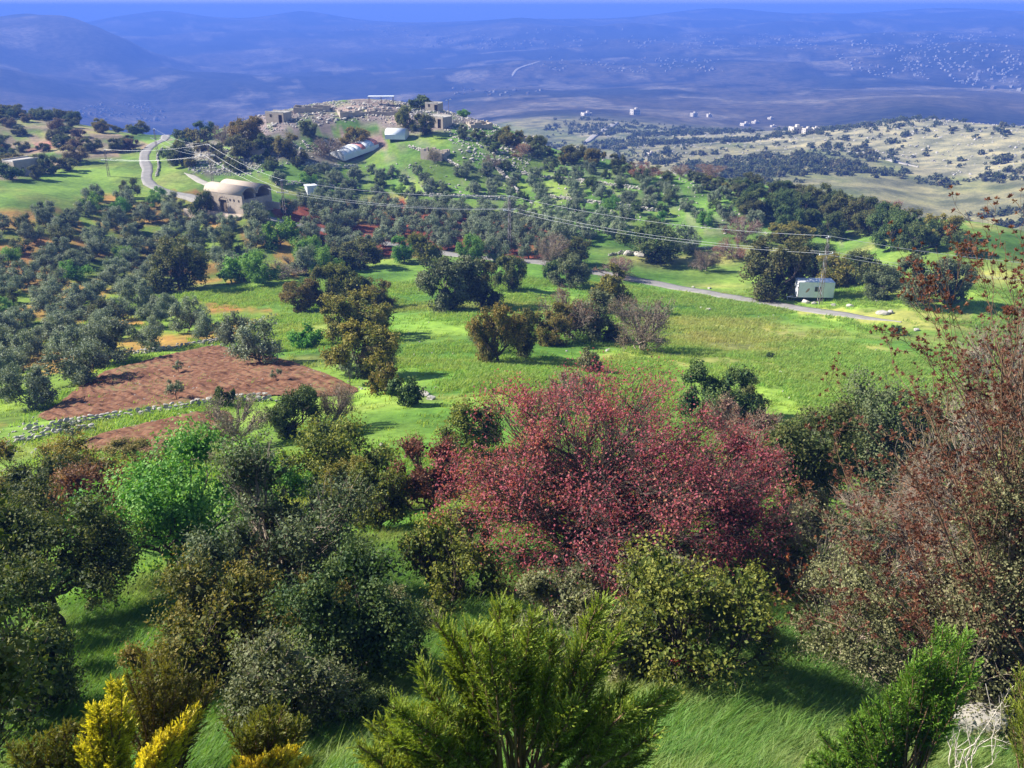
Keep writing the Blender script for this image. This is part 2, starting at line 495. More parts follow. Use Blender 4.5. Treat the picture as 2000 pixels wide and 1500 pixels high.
# ------------------------------------------------------------------ ploughed fields: clods and furrows as geometry
m_plough, N, L = new_mat('ploughed_red_soil')
geo = N.new('ShaderNodeNewGeometry')
n1 = noise_node(N, L, geo.outputs['Position'], 0.25, 5, 0.6)
n2 = noise_node(N, L, geo.outputs['Position'], 2.2, 5, 0.65)
s = math_node(N, L, 'ADD', math_node(N, L, 'MULTIPLY', n1.outputs[0], 0.5), math_node(N, L, 'MULTIPLY', n2.outputs[0], 0.5))
r = ramp(N, L, s, [(0.32, (0.07, 0.030, 0.016)), (0.45, (0.125, 0.056, 0.030)), (0.54, (0.19, 0.098, 0.056)), (0.61, (0.13, 0.115, 0.042)), (0.70, (0.26, 0.175, 0.115))])
finish(N, L, r.outputs[0], 0.95, n2.outputs[0], 0.05, 0.6, 0.1)

def ploughed(name, pxs, furrow_px, amp=0.21):
    poly = polyline(ground_poly(pxs) + [tuple(hit(*pxs[0])[:2])], 1.0)
    a = hit(*furrow_px[0])[:2]; b = hit(*furrow_px[1])[:2]
    fd = (b - a) / np.linalg.norm(b - a); fn = np.array([-fd[1], fd[0]])
    uu = poly @ fd; vv = poly @ fn
    gu, gv = np.meshgrid(np.arange(uu.min(), uu.max(), 0.35), np.arange(vv.min(), vv.max(), 0.22), indexing='ij')
    XY = gu[..., None] * fd + gv[..., None] * fn
    ins = inpoly(XY[..., 0], XY[..., 1], [tuple(p) for p in poly])
    # distance to edge (approx) by eroding
    e = ins.astype(float)
    soft = e.copy()
    for _ in range(4):
        soft = (soft + np.roll(soft, 1, 0) + np.roll(soft, -1, 0) + np.roll(soft, 1, 1) + np.roll(soft, -1, 1)) / 5
    z = height(XY[..., 0], XY[..., 1])
    fur = np.sin((gv + 1.3 * vnoise(gu / 4, gv / 4, 3)) * 2 * np.pi / 0.9)
    rough = vnoise(XY[..., 0] * 2.1, XY[..., 1] * 2.1, 9) * 0.6 + vnoise(XY[..., 0] * 3.4, XY[..., 1] * 3.4, 10) * 0.5
    z = z + np.where(soft > .97, 0.14 + amp * (0.30 * fur + 1.6 * (rough - .4)), 0.14 * soft - 0.12 * (soft < .5))
    ii = np.arange(gu.size).reshape(gu.shape)
    q = np.stack([ii[:-1, :-1], ii[1:, :-1], ii[1:, 1:], ii[:-1, 1:]], -1)
    keep = ins[:-1, :-1] & ins[1:, :-1] & ins[1:, 1:] & ins[:-1, 1:]
    q = q[keep]
    used, inv = np.unique(q, return_inverse=True)
    Vv = np.column_stack([XY.reshape(-1, 2), z.ravel()])[used]
    o = mesh_obj(name, np_mesh(name, Vv, [inv.reshape(-1, 4)], [m_plough], smooth=False))
    tag(o, kind='structure')
    return poly
PLOUGH = ploughed('ploughed_field', [(205, 725), (300, 700), (430, 668), (480, 690), (560, 702), (640, 732), (725, 762), (650, 776), (520, 774), (430, 781), (300, 799), (190, 813), (90, 826), (60, 815), (110, 790), (140, 765)], ((230, 720), (520, 790)))
PLOUGH2 = ploughed('ploughed_field', [(130, 880), (200, 845), (300, 822), (430, 800), (470, 812), (430, 860), (330, 885), (240, 890)], ((200, 845), (380, 870)), 0.22)

# ------------------------------------------------------------------ haze: the blue air of the valley
ZMIN, ZMAX = float(GZ.min()) - 2, float(max(GZ.max(), CZ)) + 12
hz = 9800.0
Vb = np.array([[x, y, z] for z in (ZMIN, ZMAX) for y in (-hz, hz) for x in (-hz, hz)])
Fb = [[0, 2, 3, 1], [4, 5, 7, 6], [0, 1, 5, 4], [2, 6, 7, 3], [0, 4, 6, 2], [1, 3, 7, 5]]
hm, N, L = new_mat('blue_valley_haze')
pv = N.new('ShaderNodeVolumePrincipled')
pv.inputs['Color'].default_value = (0.118, 0.255, 0.86, 1)
pv.inputs['Density'].default_value = 0.00038
pv.inputs['Anisotropy'].default_value = 0.0
pv.inputs['Absorption Color'].default_value = (0, 0, 0, 1)
o_ = N.new('ShaderNodeOutputMaterial')
L.new(pv.outputs[0], o_.inputs['Volume'])
haze = mesh_obj('haze', np_mesh('haze', Vb, [np.array(Fb)], [hm]))
tag(haze, 'pale blue haze filling the air over the valley', 'haze', kind='stuff')

# ------------------------------------------------------------------ plant building blocks
def leaf_mat(name, stops, trans=0.35, rough=0.55, spec=0.3, vary=0.25, hue=0.02):
    m, N, L = new_mat(name)
    at = N.new('ShaderNodeAttribute'); at.attribute_name = 'tint'
    r = ramp(N, L, at.outputs['Fac'], stops)
    oi = N.new('ShaderNodeObjectInfo')
    hs = N.new('ShaderNodeHueSaturation')
    L.new(r.outputs[0], hs.inputs['Color'])
    mr = N.new('ShaderNodeMapRange'); mr.inputs[3].default_value = 1 - vary; mr.inputs[4].default_value = 1 + vary
    L.new(oi.outputs['Random'], mr.inputs[0]); L.new(mr.outputs[0], hs.inputs['Value'])
    mh = N.new('ShaderNodeMapRange'); mh.inputs[3].default_value = 0.5 - hue; mh.inputs[4].default_value = 0.5 + hue
    frac = math_node(N, L, 'FRACT', math_node(N, L, 'MULTIPLY', oi.outputs['Random'], 7.31))
    L.new(frac, mh.inputs[0]); L.new(mh.outputs[0], hs.inputs['Hue'])
    p = N.new('ShaderNodeBsdfPrincipled')
    p.inputs['Roughness'].default_value = rough
    p.inputs['Specular IOR Level'].default_value = spec
    L.new(hs.outputs[0], p.inputs['Base Color'])
    t = N.new('ShaderNodeBsdfTranslucent')
    g = N.new('ShaderNodeMix'); g.data_type = 'RGBA'; g.blend_type = 'MULTIPLY'; g.inputs[0].default_value = 1
    L.new(hs.outputs[0], g.inputs[6]); g.inputs[7].default_value = (1.25, 1.2, 0.6, 1)
    L.new(g.outputs[2], t.inputs['Color'])
    mx = N.new('ShaderNodeMixShader'); mx.inputs[0].default_value = trans
    L.new(p.outputs[0], mx.inputs[1]); L.new(t.outputs[0], mx.inputs[2])
    o = N.new('ShaderNodeOutputMaterial')
    L.new(mx.outputs[0], o.inputs['Surface'])
    return m

def bark_mat(name, c0, c1, scale=6):
    return surf_mat(name, c0, c1, scale, 0.9, 0.03, 0.6, 0.15)

def tubes(P, R, sides=4):
    """P (M,K,3) paths, R (M,K) radii -> V, quads"""
    M, K, _ = P.shape
    T = nrm(np.gradient(P, axis=1))
    ref = np.where(np.abs(T[..., 2:3]) > 0.9, np.array([1.0, 0, 0]), np.array([0, 0, 1.0]))
    A_ = nrm(np.cross(T, ref)); B_ = np.cross(T, A_)
    ang = np.arange(sides) * 2 * np.pi / sides
    ring = A_[:, :, None] * np.cos(ang)[None, None, :, None] + B_[:, :, None] * np.sin(ang)[None, None, :, None]
    Vv = P[:, :, None] + ring * R[:, :, None, None]
    ii = np.arange(M * K * sides).reshape(M, K, sides)
    j = (np.arange(sides) + 1) % sides
    q = np.stack([ii[:, :-1, :], ii[:, :-1][:, :, j], ii[:, 1:][:, :, j], ii[:, 1:, :]], -1).reshape(-1, 4)
    return Vv.reshape(-1, 3), q

def join(parts):
    Vs, Qs, off = [], [], 0
    for V_, q_ in parts:
        Vs.append(V_); Qs.append(q_ + off); off += len(V_)
    return np.concatenate(Vs), np.concatenate(Qs)

def leaves(C, D, Nn, Lg, W, fold=0.0):
    """rhombic leaves: base, side, tip, side"""
    D = nrm(D); S = nrm(np.cross(D, Nn)); U = np.cross(S, D)
    Lg = Lg[:, None]; W = W[:, None]
    b = C - D * Lg * .5; t = C + D * Lg * .5
    l = C + S * W * .5 + U * W * fold - D * Lg * .05; r_ = C - S * W * .5 + U * W * fold - D * Lg * .05
    V_ = np.stack([b, r_, t, l], 1).reshape(-1, 3)
    q = np.arange(len(V_)).reshape(-1, 4)
    return V_, q

def bez(A_, B_, C_, K):
    t = np.linspace(0, 1, K)[None, :, None]
    return (1 - t) ** 2 * A_[:, None] + 2 * t * (1 - t) * B_[:, None] + t ** 2 * C_[:, None]

def unit(r, nn):
    return nrm(r.normal(size=(nn, 3)))

def build_tree(seed, w, h, nc=26, ns=22, nl=15, leaf=0.24, asp=0.55, base=0.22, trunk_r=None, zlow=-0.55, clump=0.30, spread=(0.5, 0.92),
               spray=0.17, twigs=0, twig_r=0.008, leaf_z=0.5, forks=1, shape='round', tip_bias=0.5, lean=0.0, wig=0.06, bare=0.0, leaf_keep=1.0, fold=0.1, low_cut=0.03, lobes=0.5, nlobe=8, core=34, leaf_rand=.62, even=False):
    """returns dict of (V, quads, tint) for trunk, branches, crown - built standing at the origin"""
    r = np.random.default_rng(seed)
    rx = w / 2
    zb = h * base
    zc = (zb + h) / 2 + (h - zb) * 0.04; rz = (h - zb) / 2
    nlb = nlobe
    Ld = unit(r, nlb); Ld[:, 2] = np.linspace(zlow + .15, .92, nlb) + r.uniform(-.15, .15, nlb)
    hl = np.sqrt(np.maximum(1 - Ld[:, 2] ** 2, .03)); la = np.arange(nlb) * 2.39996 + r.uniform(0, 1.2, nlb) + seed
    Ld[:, 0] = np.cos(la) * hl; Ld[:, 1] = np.sin(la) * hl
    ext = np.array([rx, rx, rz])
    Lc = Ld * ext * r.uniform(.38, .72, (nlb, 1)); Lr = r.uniform(.36, .58, nlb) * (1 + lobes * (r.uniform(size=nlb) - .5))
    ai = np.arange(nc) % nlb
    d = nrm(r.normal(size=(nc, 3)) + Ld[ai] * .95 + np.array([0, 0, .15]))
    C = Lc[ai] + d * ext * Lr[ai][:, None] * r.uniform(.45, 1.0, (nc, 1))
    if even:
        # one broad dome: boughs spread evenly over the whole crown
        k_ = np.arange(nc); zz = zlow + (1 - zlow) * (k_ + .5) / nc; hh_ = np.sqrt(np.maximum(1 - zz ** 2, .02))
        d = np.stack([np.cos(k_ * 2.39996) * hh_, np.sin(k_ * 2.39996) * hh_, zz], -1) + r.normal(size=(nc, 3)) * .10
        C = d * ext * r.uniform(.62, 1.0, (nc, 1))
    inner = np.arange(nc) % 4 == 3
    C[inner] = nrm(r.normal(size=(inner.sum(), 3))) * ext * (r.uniform(0, 1, (inner.sum(), 1)) ** .5) * .62
    cs = clump * 1.12 * (rx * .6 + rz * .4) * r.uniform(.6, 1.25, nc)
    an = np.arctan2(C[:, 1], C[:, 0])
    for ax in (0, 1):
        lo_, hi_ = np.percentile(C[:, ax], (3, 97)); m_ = rx - cs.mean() * .75
        C[:, ax] = np.clip((C[:, ax] - (lo_ + hi_) / 2) / max((hi_ - lo_) / 2, .01), -1.12, 1.12) * m_
    lo_, hi_ = np.percentile(C[:, 2], (2, 98)); z0, z1 = zb + cs.mean() * .55, h - cs.mean() * .75
    C[:, 2] = np.clip((C[:, 2] - lo_) / max(hi_ - lo_, .01), -.04, 1.06) * (z1 - z0) + z0
    # round the outline off so that the box-fitted lobes keep a crown's silhouette
    q_ = np.stack([C[:, 0] / rx, C[:, 1] / rx, (C[:, 2] - (z0 + z1) / 2) / max((z1 - z0) / 2, .01)], -1)
    ln_ = np.linalg.norm(q_, axis=1); f_ = np.where(ln_ > 1.0, (1.0 + (ln_ - 1) * .35) / ln_, 1.0)
    C[:, :2] *= f_[:, None]; C[:, 2] = (C[:, 2] - (z0 + z1) / 2) * f_ + (z0 + z1) / 2
    d = nrm(np.stack([C[:, 0] / rx, C[:, 1] / rx, (C[:, 2] - zc) / rz], -1) + d * .4)
    if shape == 'cone':
        f = 1.15 - 0.85 * (C[:, 2] - zb) / (h - zb); C[:, :2] *= np.clip(f, .2, 1.2)[:, None]; cs = cs * np.clip(f, .5, 1.1)
    if shape == 'umbrella':
        f = 0.55 + 0.6 * (C[:, 2] - zb) / (h - zb); C[:, :2] *= np.clip(f, .4, 1.15)[:, None]
    C[:, 0] += lean * C[:, 2]
    # limbs
    trunk_r = trunk_r or 0.035 * h
    fork = np.array([lean * zb * 1.1, 0, max(zb * 1.05, 0.12 * h)])
    parts = []
    for k in range(forks):
        off = np.array([0, 0, 0.0]) if forks == 1 else np.array([math.cos(k * 2.4 + seed), math.sin(k * 2.4 + seed), 0]) * trunk_r * 1.7
        K = 7; t = np.linspace(0, 1, K)[:, None]
        pth = np.array([0, 0, -0.25]) * (1 - t) + (fork + off * 2) * t + off * (1 - t) + r.normal(size=(K, 3)) * trunk_r * 0.35 * np.sin(t * 3.1)
        rr = trunk_r * (1.35 - 0.55 * t[:, 0]) / math.sqrt(forks); rr[0] *= 1.35
        parts.append(tubes(pth[None], rr[None], 8))
    trunk = join(parts)
    K = 7
    tt = np.linspace(0, 1, K)[None]
    fk = np.repeat(fork[None], nc, 0)
    mid = fk + (C - fk) * np.array([.62, .62, .30]) + r.normal(size=C.shape) * w * .04
    limb = bez(fk, mid, C, K)
    nm = min(nlobe, nc)
    limb[:nm, 1:-1] += r.normal(size=(nm, K - 2, 3)) * w * wig * .35
    # the remaining limbs spring from the main ones
    if nc > nm:
        par = np.arange(nm, nc) % nm
        st_ = limb[par, r.integers(2, 5, nc - nm)]
        md_ = st_ + (C[nm:] - st_) * np.array([.6, .6, .38]) + r.normal(size=st_.shape) * w * .03
        limb[nm:] = bez(st_, md_, C[nm:], K)
        limb[nm:, 1:-1] += r.normal(size=(nc - nm, K - 2, 3)) * w * wig * .18
    lr = np.where(np.arange(nc) < nm, trunk_r * .52, trunk_r * .24)[:, None] * r.uniform(.7, 1.15, nc)[:, None] * (1 - tt * .78)
    bparts = [tubes(limb, lr, 5)]
    # sprays
    e = nrm(r.normal(size=(nc, ns, 3)) + d[:, None] * .75 + np.array([0, 0, .25]))
    Sp = C[:, None] + e * cs[:, None, None] * r.uniform(.45, 1.1, (nc, ns, 1))
    if twigs:
        m = min(twigs, ns)
        k0 = r.integers(2, K, (nc, m))
        st = limb[np.arange(nc)[:, None], k0]
        en = Sp[:, :m]
        md = st * .45 + en * .55 + r.normal(size=st.shape) * cs[:, None, None] * .16
        tw = bez(st.reshape(-1, 3), md.reshape(-1, 3), (en + e[:, :m] * cs[:, None, None] * .12).reshape(-1, 3), 5)
        tw[:, 1:-1] += r.normal(size=tw[:, 1:-1].shape) * w * wig * .05
        trr = np.linspace(1.6, .45, 5)[None] * twig_r * r.uniform(.7, 1.5, len(tw))[:, None]
        bparts.append(tubes(tw, trr, 3))
        if bare:
            # fine forked twiglets
            nb = int(bare)
            i0 = r.integers(0, len(tw), len(tw) * nb); k1 = r.integers(1, 5, len(i0))
            s2 = tw[i0, k1]
            dd = nrm(nrm(tw[i0, -1] - tw[i0, 0]) + r.normal(size=s2.shape) * .55)
            ln = cs.mean() * r.uniform(.25, .7, len(i0))[:, None]
            e2 = s2 + dd * ln; m2 = (s2 + e2) / 2 + r.normal(size=s2.shape) * ln * .12
            bparts.append(tubes(bez(s2, m2, e2, 3), np.linspace(1.0, .4, 3)[None] * twig_r * .62 * np.ones((len(s2), 1)), 3))
            ends = e2
        else:
            ends = None
    else:
        ends = None
    branches = join(bparts)
    # leaves
    LC = (Sp[:, :, None] + r.normal(size=(nc, ns, nl, 3)) * (cs[:, None, None, None] * spray))
    ee = np.repeat(e[:, :, None], nl, 2)
    LD_ = nrm(ee * .35 + r.normal(size=LC.shape) * .8 + np.array([0, 0, -.15]))
    LN = nrm(r.normal(size=LC.shape) * leaf_rand + np.array([0, 0, leaf_z * .6]) + ee * 1.0)
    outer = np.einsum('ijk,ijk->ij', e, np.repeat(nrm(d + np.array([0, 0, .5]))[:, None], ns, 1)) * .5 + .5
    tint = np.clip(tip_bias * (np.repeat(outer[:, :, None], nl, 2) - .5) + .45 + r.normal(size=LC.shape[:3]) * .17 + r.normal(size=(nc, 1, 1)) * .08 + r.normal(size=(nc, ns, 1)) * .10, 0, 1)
    LC = LC.reshape(-1, 3); LD_ = LD_.reshape(-1, 3); LN = LN.reshape(-1, 3); tint = tint.ravel()
    if ends is not None and leaf_keep < 1:
        pass
    keep = (LC[:, 2] > h * low_cut) & (r.uniform(size=len(LC)) < leaf_keep)
    LC, LD_, LN, tint = LC[keep], LD_[keep], LN[keep], tint[keep]
    sz = leaf * r.uniform(.65, 1.35, len(LC))
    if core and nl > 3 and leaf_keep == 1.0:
        # oversized low-tint inner leaves, added to block light and darken the crown
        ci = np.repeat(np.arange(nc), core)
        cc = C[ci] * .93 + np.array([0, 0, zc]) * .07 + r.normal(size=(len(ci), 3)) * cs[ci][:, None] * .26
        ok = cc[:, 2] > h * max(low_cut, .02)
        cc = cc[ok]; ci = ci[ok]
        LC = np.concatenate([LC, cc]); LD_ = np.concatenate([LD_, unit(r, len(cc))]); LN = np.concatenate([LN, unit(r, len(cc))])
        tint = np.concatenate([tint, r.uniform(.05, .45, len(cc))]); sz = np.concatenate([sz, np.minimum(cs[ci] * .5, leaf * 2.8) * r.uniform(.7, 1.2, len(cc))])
    Vl, ql = leaves(LC, LD_, LN, sz, sz * asp, fold)
    return {'trunk': (trunk[0], trunk[1], None), 'branches': (branches[0], branches[1], None), 'crown': (Vl, ql, np.repeat(tint, 4)), 'size': (w, h)}

def tree_meshes(name, T, bark, leafm, merge_branches=True):
    if merge_branches:
        Vt, qt = join([T['trunk'][:2], T['branches'][:2]])
        tr = np_mesh(name + '_trunk', Vt, [qt], [bark], smooth=True)
        br = None
    else:
        tr = np_mesh(name + '_trunk', T['trunk'][0], [T['trunk'][1]], [bark], smooth=True)
        br = np_mesh(name + '_branches', T['branches'][0], [T['branches'][1]], [bark], smooth=True)
    cr = np_mesh(name + '_crown', T['crown'][0], [T['crown'][1]], [leafm], {'tint': T['crown'][2]})
    return tr, br, cr

def size_from_px(x, y, w, top, dmin=0):
    """real width and height of a plant that stands at pixel (x, y) and is w pixels wide, its top at pixel row top"""
    P = hit(x, y, dmin)
    dep = float(project(P)[2])
    lo, hi = 0.1, 40.0
    for _ in range(40):
        m = (lo + hi) / 2
        if project(P + [0, 0, m])[1] > top: lo = m
        else: hi = m
    return P, w / (F / dep), lo, dep

B = {}
B['grey'] = bark_mat('grey_bark', (0.10, 0.085, 0.07), (0.24, 0.21, 0.18))
B['dark'] = bark_mat('dark_bark', (0.045, 0.035, 0.028), (0.13, 0.10, 0.08))
B['brown'] = bark_mat('brown_stem_bark', (0.10, 0.055, 0.03), (0.24, 0.15, 0.09))
B['pale'] = bark_mat('pale_twig_bark', (0.20, 0.155, 0.11), (0.40, 0.33, 0.255))
B['bleached'] = bark_mat('bleached_dead_wood', (0.42, 0.37, 0.31), (0.66, 0.60, 0.52))
Lm = {}
Lm['olive'] = leaf_mat('olive_leaves', [(0.1, (0.085, 0.120, 0.060)), (0.5, (0.165, 0.210, 0.120)), (0.9, (0.31, 0.35, 0.235))], 0.22, 0.6, 0.2, 0.2, 0.012)
Lm['dark'] = leaf_mat('dark_oak_leaves', [(0.1, (0.035, 0.053, 0.014)), (0.5, (0.080, 0.102, 0.026)), (0.9, (0.175, 0.170, 0.050))], 0.28, 0.6, 0.2, 0.18)
Lm['deep'] = leaf_mat('deep_green_leaves', [(0.1, (0.026, 0.056, 0.016)), (0.5, (0.060, 0.105, 0.028)), (0.9, (0.14, 0.18, 0.05))], 0.28, 0.6, 0.2, 0.15)
Lm['gold'] = leaf_mat('golden_oak_leaves', [(0.1, (0.055, 0.072, 0.014)), (0.45, (0.130, 0.132, 0.024)), (0.9, (0.28, 0.215, 0.048))], 0.32, 0.6, 0.2, 0.18, 0.02)
Lm['yellow'] = leaf_mat('yellow_green_oak_leaves', [(0.1, (0.042, 0.070, 0.012)), (0.45, (0.100, 0.128, 0.020)), (0.9, (0.25, 0.25, 0.045))], 0.32, 0.6, 0.2, 0.15, 0.012)
Lm['bright'] = leaf_mat('fresh_green_leaves', [(0.1, (0.055, 0.155, 0.022)), (0.5, (0.115, 0.265, 0.042)), (0.9, (0.24, 0.40, 0.09))], 0.35, 0.6, 0.2, 0.12)
Lm['grey'] = leaf_mat('grey_green_leaves', [(0.1, (0.044, 0.064, 0.024)), (0.5, (0.092, 0.118, 0.044)), (0.9, (0.19, 0.21, 0.10))], 0.25, 0.6, 0.2, 0.15)
Lm['sage'] = leaf_mat('sage_leaves', [(0.1, (0.075, 0.085, 0.035)), (0.5, (0.145, 0.15, 0.065)), (0.9, (0.28, 0.27, 0.13))], 0.3, 0.6, 0.2, 0.15)
Lm['brown'] = leaf_mat('brown_bud_leaves', [(0.1, (0.075, 0.055, 0.030)), (0.5, (0.15, 0.108, 0.060)), (0.9, (0.24, 0.18, 0.09))], 0.3, 0.6, 0.2, 0.2)
Lm['rust'] = leaf_mat('rust_red_leaves', [(0.1, (0.10, 0.025, 0.012)), (0.5, (0.23, 0.055, 0.022)), (0.9, (0.38, 0.13, 0.04))], 0.3, 0.55, 0.25, 0.15)
Lm['red'] = leaf_mat('crimson_young_leaves', [(0.08, (0.15, 0.058, 0.052)), (0.4, (0.32, 0.068, 0.088)), (0.7, (0.44, 0.115, 0.135)), (0.97, (0.42, 0.22, 0.14))], 0.45, 0.6, 0.2, 0.06, 0.006)
Lm['rose'] = leaf_mat('rose_bud_leaves', [(0.1, (0.16, 0.07, 0.06)), (0.5, (0.26, 0.13, 0.10)), (0.9, (0.38, 0.23, 0.16))], 0.3, 0.5, 0.3, 0.1)
Lm['redbrown'] = leaf_mat('red_brown_leaves', [(0.1, (0.09, 0.036, 0.022)), (0.5, (0.17, 0.070, 0.042)), (0.9, (0.27, 0.14, 0.075))], 0.35, 0.6, 0.2, 0.15)
Lm['thuja'] = leaf_mat('thuja_sprays', [(0.05, (0.05, 0.075, 0.012)), (0.5, (0.125, 0.175, 0.020)), (0.95, (0.31, 0.37, 0.045))], 0.35, 0.5, 0.25, 0.1)
Lm['thuja_fresh'] = leaf_mat('fresh_thuja_sprays', [(0.05, (0.040, 0.10, 0.012)), (0.5, (0.085, 0.21, 0.02)), (0.95, (0.20, 0.37, 0.045))], 0.35, 0.5, 0.25, 0.08)
Lm['thuja_gold'] = leaf_mat('golden_thuja_sprays', [(0.05, (0.13, 0.15, 0.012)), (0.40, (0.40, 0.38, 0.025)), (0.85, (0.84, 0.74, 0.06))], 0.35, 0.5, 0.25, 0.08)
Lm['thuja_brown'] = leaf_mat('bronze_thuja_sprays', [(0.05, (0.06, 0.055, 0.012)), (0.5, (0.12, 0.115, 0.018)), (0.95, (0.21, 0.20, 0.03))], 0.35, 0.5, 0.25, 0.1)

# ------------------------------------------------------------------ shared tree shapes
LIB = {}
def lib(key, kinds, bark, leafm, merge=True):
    LIB[key] = []
    for k, T in enumerate(kinds):
        tr, br, cr = tree_meshes(key + str(k), T, B[bark], Lm[leafm], merge)
        LIB[key].append((tr, br, cr, T['size']))
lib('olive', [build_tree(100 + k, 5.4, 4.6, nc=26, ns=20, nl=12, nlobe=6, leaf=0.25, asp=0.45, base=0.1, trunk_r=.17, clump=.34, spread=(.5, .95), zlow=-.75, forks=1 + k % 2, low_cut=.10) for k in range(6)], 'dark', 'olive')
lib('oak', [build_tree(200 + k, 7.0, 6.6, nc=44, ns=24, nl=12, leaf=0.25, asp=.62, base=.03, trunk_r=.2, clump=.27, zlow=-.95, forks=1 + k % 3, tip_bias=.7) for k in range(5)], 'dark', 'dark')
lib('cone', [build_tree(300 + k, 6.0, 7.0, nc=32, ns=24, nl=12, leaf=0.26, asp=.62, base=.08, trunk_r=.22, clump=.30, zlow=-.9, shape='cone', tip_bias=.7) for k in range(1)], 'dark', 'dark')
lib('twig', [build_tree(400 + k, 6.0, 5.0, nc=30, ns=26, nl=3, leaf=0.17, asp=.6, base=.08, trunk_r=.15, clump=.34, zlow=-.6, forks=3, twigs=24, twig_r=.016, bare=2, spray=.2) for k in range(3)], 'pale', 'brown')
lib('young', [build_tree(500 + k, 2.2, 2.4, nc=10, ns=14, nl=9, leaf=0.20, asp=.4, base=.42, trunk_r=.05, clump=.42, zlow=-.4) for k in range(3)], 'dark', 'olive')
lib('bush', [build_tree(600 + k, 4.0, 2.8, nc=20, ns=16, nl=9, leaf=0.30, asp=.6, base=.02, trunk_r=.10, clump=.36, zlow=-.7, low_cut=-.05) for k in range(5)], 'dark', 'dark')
lib('smallbush', [build_tree(650 + k, 4.0, 3.0, nc=10, ns=8, nl=6, leaf=0.62, asp=.7, base=.02, trunk_r=.10, clump=.45, zlow=-.6, low_cut=-.05) for k in range(5)], 'dark', 'grey')

def set_mat(o, mat):
    o.material_slots[0].link = 'OBJECT'
    o.material_slots[0].material = mat

rpl = random.Random(5)
def plant(key, var, P, w, h, name, label, cat, group=None, leafm=None, bark=None, rz=None):
    tr, br, cr, (w0, h0) = LIB[key][var % len(LIB[key])]
    e = empty(name, (float(P[0]), float(P[1]), float(P[2]) - 0.05), rz if rz is not None else rpl.uniform(0, 6.28))
    sx = w / w0; sz = h / h0
    e.scale = (sx, sx, sz)
    t = mesh_obj('trunk', tr, e)
    if br: b_ = mesh_obj('branches', br, e)
    c_ = mesh_obj('crown', cr, e)
    if leafm: set_mat(c_, Lm[leafm])
    if bark: set_mat(t, B[bark])
    tag(e, label, cat, group)
    return e

PLACED = []   # (x, y, radius) of every tree so that fills keep clear
def at_px(key, var, x, y, w, top, name, label, cat='tree', group=None, leafm=None, bark=None, dmin=0):
    P, W, H, dep = size_from_px(x, y, w, top, dmin)
    PLACED.append((P[0], P[1], W / 2))
    return plant(key, var, P, W, H, name, label, cat, group, leafm, bark)

